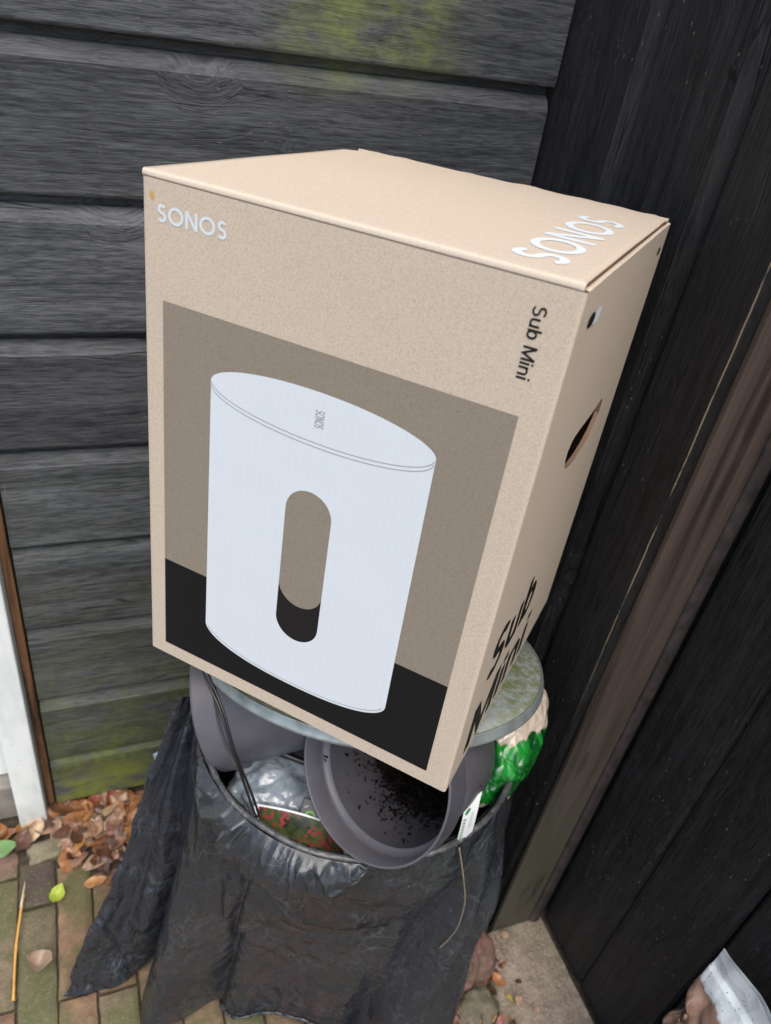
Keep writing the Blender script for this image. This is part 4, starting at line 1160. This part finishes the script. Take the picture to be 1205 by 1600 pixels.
# clear film parcel
mf = Mat('clear_film', 0.10, 0.8)
n1 = mf.noise(mf.coord(), 40, 4); mf.set('Base Color', mf.ramp(n1, [(0.35, (0.14, 0.18, 0.21)), (0.65, (0.42, 0.48, 0.53))]))
vv = mf.voro(mf.coord(), 55); b1 = mf.bump(vv, 0.004, 0.5); mf.bump(mf.noise(mf.coord(), 130, 3), 0.002, 0.5, b1)
mf.set('Transmission Weight', 0.25)
V = []
for j in range(71):
    ph = math.pi * j / 70
    for i in range(110):
        t = 2 * math.pi * i / 110; d = Vector((math.sin(ph) * math.cos(t), math.sin(ph) * math.sin(t), math.cos(ph)))
        r_ = 1.05 + 0.32 * facet(d + Vector((9, 1, 2)), 1.6, 0.4) + 0.10 * facet(d + Vector((2, 1, 2)), 4, 0.4)
        V.append(Vector((-0.402, -0.378, 0.492)) + Vector((d.x * 0.068, d.y * 0.056, d.z * 0.034)) * r_)
_, F = grid(110, 71, lambda u, v_: (0, 0, 0), True)
tag(mesh('film_parcel', V, F, mf.m), 'crumpled clear bluish plastic film inside the open sack', 'packaging')
# black tray edge lying across the film
V, F = tube(spline([(-0.430, -0.345, 0.545), (-0.39, -0.372, 0.538), (-0.345, -0.400, 0.530)], 12), 0.0045, 6)
M_blk = plain('black_plastic', (0.012, 0.012, 0.013), 0.35, 0.5)
tag(mesh('black_rod', V, F, M_blk), 'thin black plastic bar lying across the clear film', 'bar')

# flower card
mcard = Mat('flower_photo', 0.25, 0.5)
cv = mcard.coord(); nn = mcard.noise(cv, 60, 3)
fl_ = mcard.voro(cv, 190); gate = mcard.ramp(mcard.noise(cv, 22, 2), [(0.44, 0.0), (0.52, 1.0)])
c = mcard.ramp(nn, [(0.35, (0.010, 0.018, 0.008)), (0.65, (0.08, 0.10, 0.03))])
c = mcard.mix(mcard.math('MULTIPLY', mcard.ramp(fl_, [(0.38, 1.0), (0.46, 0.0)]), gate), c, mcard.mix(mcard.noise(cv, 200, 2), (0.17, 0.010, 0.02), (0.33, 0.05, 0.07)))
mcard.set('Base Color', c)
fcr = thing('flower_card', 'plant card with red flowers and a white edge inside the front of the sack', 'card', (-0.42, -0.46, 0.53))
A_, B_, C_, D_ = Vector((-0.4498, -0.4220, 0.532)), Vector((-0.3425, -0.4727, 0.509)), Vector((-0.3445, -0.5046, 0.473)), Vector((-0.4559, -0.4545, 0.4967))
def cardf(off, sh):
    nrm = (B_ - A_).cross(D_ - A_).normalized()
    if nrm.z < 0: nrm = -nrm
    def f(u, v_):
        u = sh + (1 - 2 * sh) * u; v2 = sh + (1 - sh) * v_
        return A_.lerp(B_, u).lerp(D_.lerp(C_, u), v2) + nrm * (off + 0.006 * math.sin(math.pi * u)) + Vector((0, 0, 0.010 * math.sin(math.pi * u)))
    return f
V, F = grid(24, 8, cardf(0, 0)); o = mesh('card_edge', V, F, plain('card_white', (0.72, 0.74, 0.74), 0.4), fcr)
V, F = grid(24, 8, cardf(0.0009, 0.05)); mesh('flower_print', V, F, mcard.m, fcr)
# dark label tray with green mark
lt = thing('plant_label', 'dark plastic plant label with a green round mark behind the flower card', 'label', (-0.37, -0.44, 0.52))
mb = MB(); Mx = Matrix.Translation((-0.381, -0.450, 0.512)) @ Matrix.Rotation(-0.6, 4, 'Z') @ Matrix.Rotation(0.5, 4, 'X')
mb.box((-0.018, -0.024, -0.0015), (0.018, 0.022, 0.0015), M=Mx); bevel(mb.out('label_body', M_blk, lt, False), 0.001)
mb = MB(); ribbon(mb, arc(-0.004, 0.002, 0.0058, 0.0058, 20, 320, 24), 0.0026, lambda a_, b_: Mx @ Vector((a_, b_, 0.0019)))
ribbon(mb, [(-0.014, 0.011), (-0.009, 0.014)], 0.002, lambda a_, b_: Mx @ Vector((a_, b_, 0.0019)), 1)
mb.out('green_mark', [plain('green_ink', (0.14, 0.50, 0.05), 0.4), plain('grey_ink', (0.3, 0.3, 0.3), 0.4)], lt, False)

# black cord
cr = thing('hanging_cable', 'doubled black cord hanging over the grey pot into the sack', 'cable', (-0.49, -0.33, 0.6))
for k, off in enumerate(((0, 0, 0), (0.0036, 0.001, -0.002))):
    P_ = [Vector(p) + Vector(off) for p in ((-0.503, -0.340, 0.738), (-0.5035, -0.3670, 0.722), (-0.4915, -0.4030, 0.700), (-0.4815, -0.4320, 0.660), (-0.4690, -0.4490, 0.611), (-0.4585, -0.4560, 0.568), (-0.452, -0.446, 0.54))]
    if k: P_ = [p + Vector((0.0015 * math.sin(i * 1.7), 0, 0)) for i, p in enumerate(P_)]
    V, F = tube(spline(P_, 40), 0.0016, 8); mesh('strand', V, F, M_blk, cr)

# plant tag and twine on the right
tg = thing('plant_tag', 'white plant tag with green printing stuck on the side of the grey pot', 'tag', (-0.20, -0.50, 0.55))
T = [Vector(p) + Vector((-.0085, -.0090, .019)) for p in ((-0.2114, -0.5192, 0.575), (-0.1892, -0.5134, 0.590), (-0.198, -0.5309, 0.535), (-0.2184, -0.5343, 0.515))]
def tagf(off):
    def f(u, v_):
        p = T[0].lerp(T[1], u).lerp(T[3].lerp(T[2], u), v_)
        return p + Vector((-0.5, -0.8, 0.2)).normalized() * (off + 0.004 * math.sin(math.pi * v_))
    return f
V, F = grid(8, 20, tagf(0)); mesh('tag_card', V, F, plain('tag_white', (0.62, 0.64, 0.63), 0.35, 0.4, 0.06), tg)
mb = MB(); tf = tagf(0.0005)
Vt, Ft = fill('x', [[(0.30 + 0.16 * math.cos(t / 8 * math.pi), 0.20 + 0.06 * math.sin(t / 8 * math.pi)) for t in range(16)]], lambda a_, b_: tf(a_, b_), None); mb.add(Vt, Ft, 0)
for k in range(7):
    ribbon(mb, [(0.12, 0.34 + k * 0.075), (0.30, 0.37 + k * 0.075)], 0.035, lambda a_, b_: tf(a_, b_), 0)
for k in range(9):
    ribbon(mb, [(0.55, 0.34 + k * 0.045), (0.78, 0.35 + k * 0.045)], 0.014, lambda a_, b_: tf(a_, b_), 1)
mb.out('tag_print', [plain('dark_green_ink', (0.03, 0.17, 0.06), 0.4), plain('grey_print', (0.36, 0.37, 0.38), 0.5)], tg, False)
TW = [Vector(p) + Vector((-.0115, -.0122, .0260)) for p in ((-0.214, -0.5364, 0.515), (-0.2024, -0.5514, 0.46), (-0.193, -0.5574, 0.41), (-0.1898, -0.5582, 0.35), (-0.1921, -0.5539, 0.31), (-0.1996, -0.5508, 0.28))]
V, F = tube(spline(TW, 50), 0.0010, 6)
tag(mesh('twine', V, F, plain('brown_twine', (0.20, 0.155, 0.11), 0.8)), 'thin brown twine hanging from the plant tag down the sack', 'string')

# pale blue strip on the wall behind the sack
V, F = grid(6, 12, lambda u, v_: Vector((-0.5395 + 0.010 * u + 0.006 * v_, -0.012 - 0.008 * v_ + 0.003 * u, 0.120 - 0.055 * v_)))
o = tag(mesh('blue_strip', V, F, plain('pale_blue_plastic', (0.36, 0.50, 0.55), 0.35)), 'short pale blue plastic strip hanging on the mossy bottom board', 'strip')
o.modifiers.new('solid', 'SOLIDIFY').thickness = 0.002

# ------------------------------------------------------------------ compost sack, bottom right
ms = Mat('compost_sack_film', 0.25, 0.5)
tt = ms.attr('tint'); v1 = ms.voro(ms.coord(), 34); n1 = ms.noise(ms.coord(), 90, 4)
sp = ms.voro(ms.coord(), 170)
c = ms.mix(ms.math('MULTIPLY', ms.ramp(sp, [(0.10, 1.0), (0.16, 0.0)]), ms.ramp(ms.noise(ms.coord(), 30, 2), [(0.5, 0.0), (0.6, 1.0)])), tt, (0.04, 0.03, 0.02))
ms.set('Base Color', c); b1 = ms.bump(v1, 0.006, 0.5); ms.bump(n1, 0.001, 0.5, b1)
SK = thing('compost_sack', 'crumpled white, brown and green compost sack leaning on the black door', 'sack', (0.09, -0.80, 0))
def lim_(y): return 0.422 - 2.0 * max(0, -0.797 - y)


def sackf(u, v_):
    t = 2 * math.pi * u; top_ = 0.488; z = top_ * (1 - v_) + 0.004 * v_
    b = min(1, max(0, v_ - 0.055) * 2.4); b = b ** 0.9
    y_ = -0.846 + 0.118 * math.sin(t); hxk = 0.0035 + 0.050 * b; xc = 0.066 - 0.020 * b
    if v_ < 0.075: hxk = 0.0030; xc = 0.066 + 0.006 * ns((y_ * 22, v_ * 6, 2))
    hyk = 0.118 - 0.006 * b
    ct, st_ = math.cos(t), math.sin(t)
    x = xc + hxk * (abs(ct) ** 0.8) * (1 if ct > 0 else -1); y = -0.846 + hyk * (abs(st_) ** 0.7) * (1 if st_ > 0 else -1)
    am = min(1, max(0, (v_ - 0.06) * 8))
    k = (0.030 * facet((ct * 0.5, y * 9, z * 7), 1.7, 0.5) + 0.010 * facet((ct * 0.5, y * 9, z * 7), 4.5, 0.5)) * am * (1.0 if z < lim_(y) else 0.85)
    x -= k * (1 if ct < 0.3 else 0.0); y += 0.010 * ns((1, 4, z * 16)) * am + 0.012 * math.exp(-((z - 0.375) / 0.02) ** 2) * (-1 if st_ > 0.8 else 0)
    z += 0.010 * st_ * -0.5 * (1 - v_) + 0.005 * ns((y * 30, 1, 1)) * (v_ < 0.3)
    return Vector((min(x, 0.100), y, max(z, 0.003)))
V, F = grid(200, 140, sackf, True)
C_s = []
for p in V:
    a_ = p.z - 0.9 * max(0, (-0.742 - p.y)) * 1.6 + 0.008 * ns(p * 25)
    lim = lim_(p.y) + 0.004 * ns(p * 40)
    if p.z > lim: cc_ = (0.60, 0.645, 0.66)
    elif p.y < -0.783: cc_ = (0.17, 0.42, 0.04)
    elif p.z > 0.300: cc_ = (0.27, 0.165, 0.12)
    elif p.z > 0.272: cc_ = (0.58, 0.63, 0.64)
    else: cc_ = (0.03, 0.20, 0.11)
    C_s.append(cc_)
mesh('sack_body', V, F, ms.m, SK, colors=C_s)
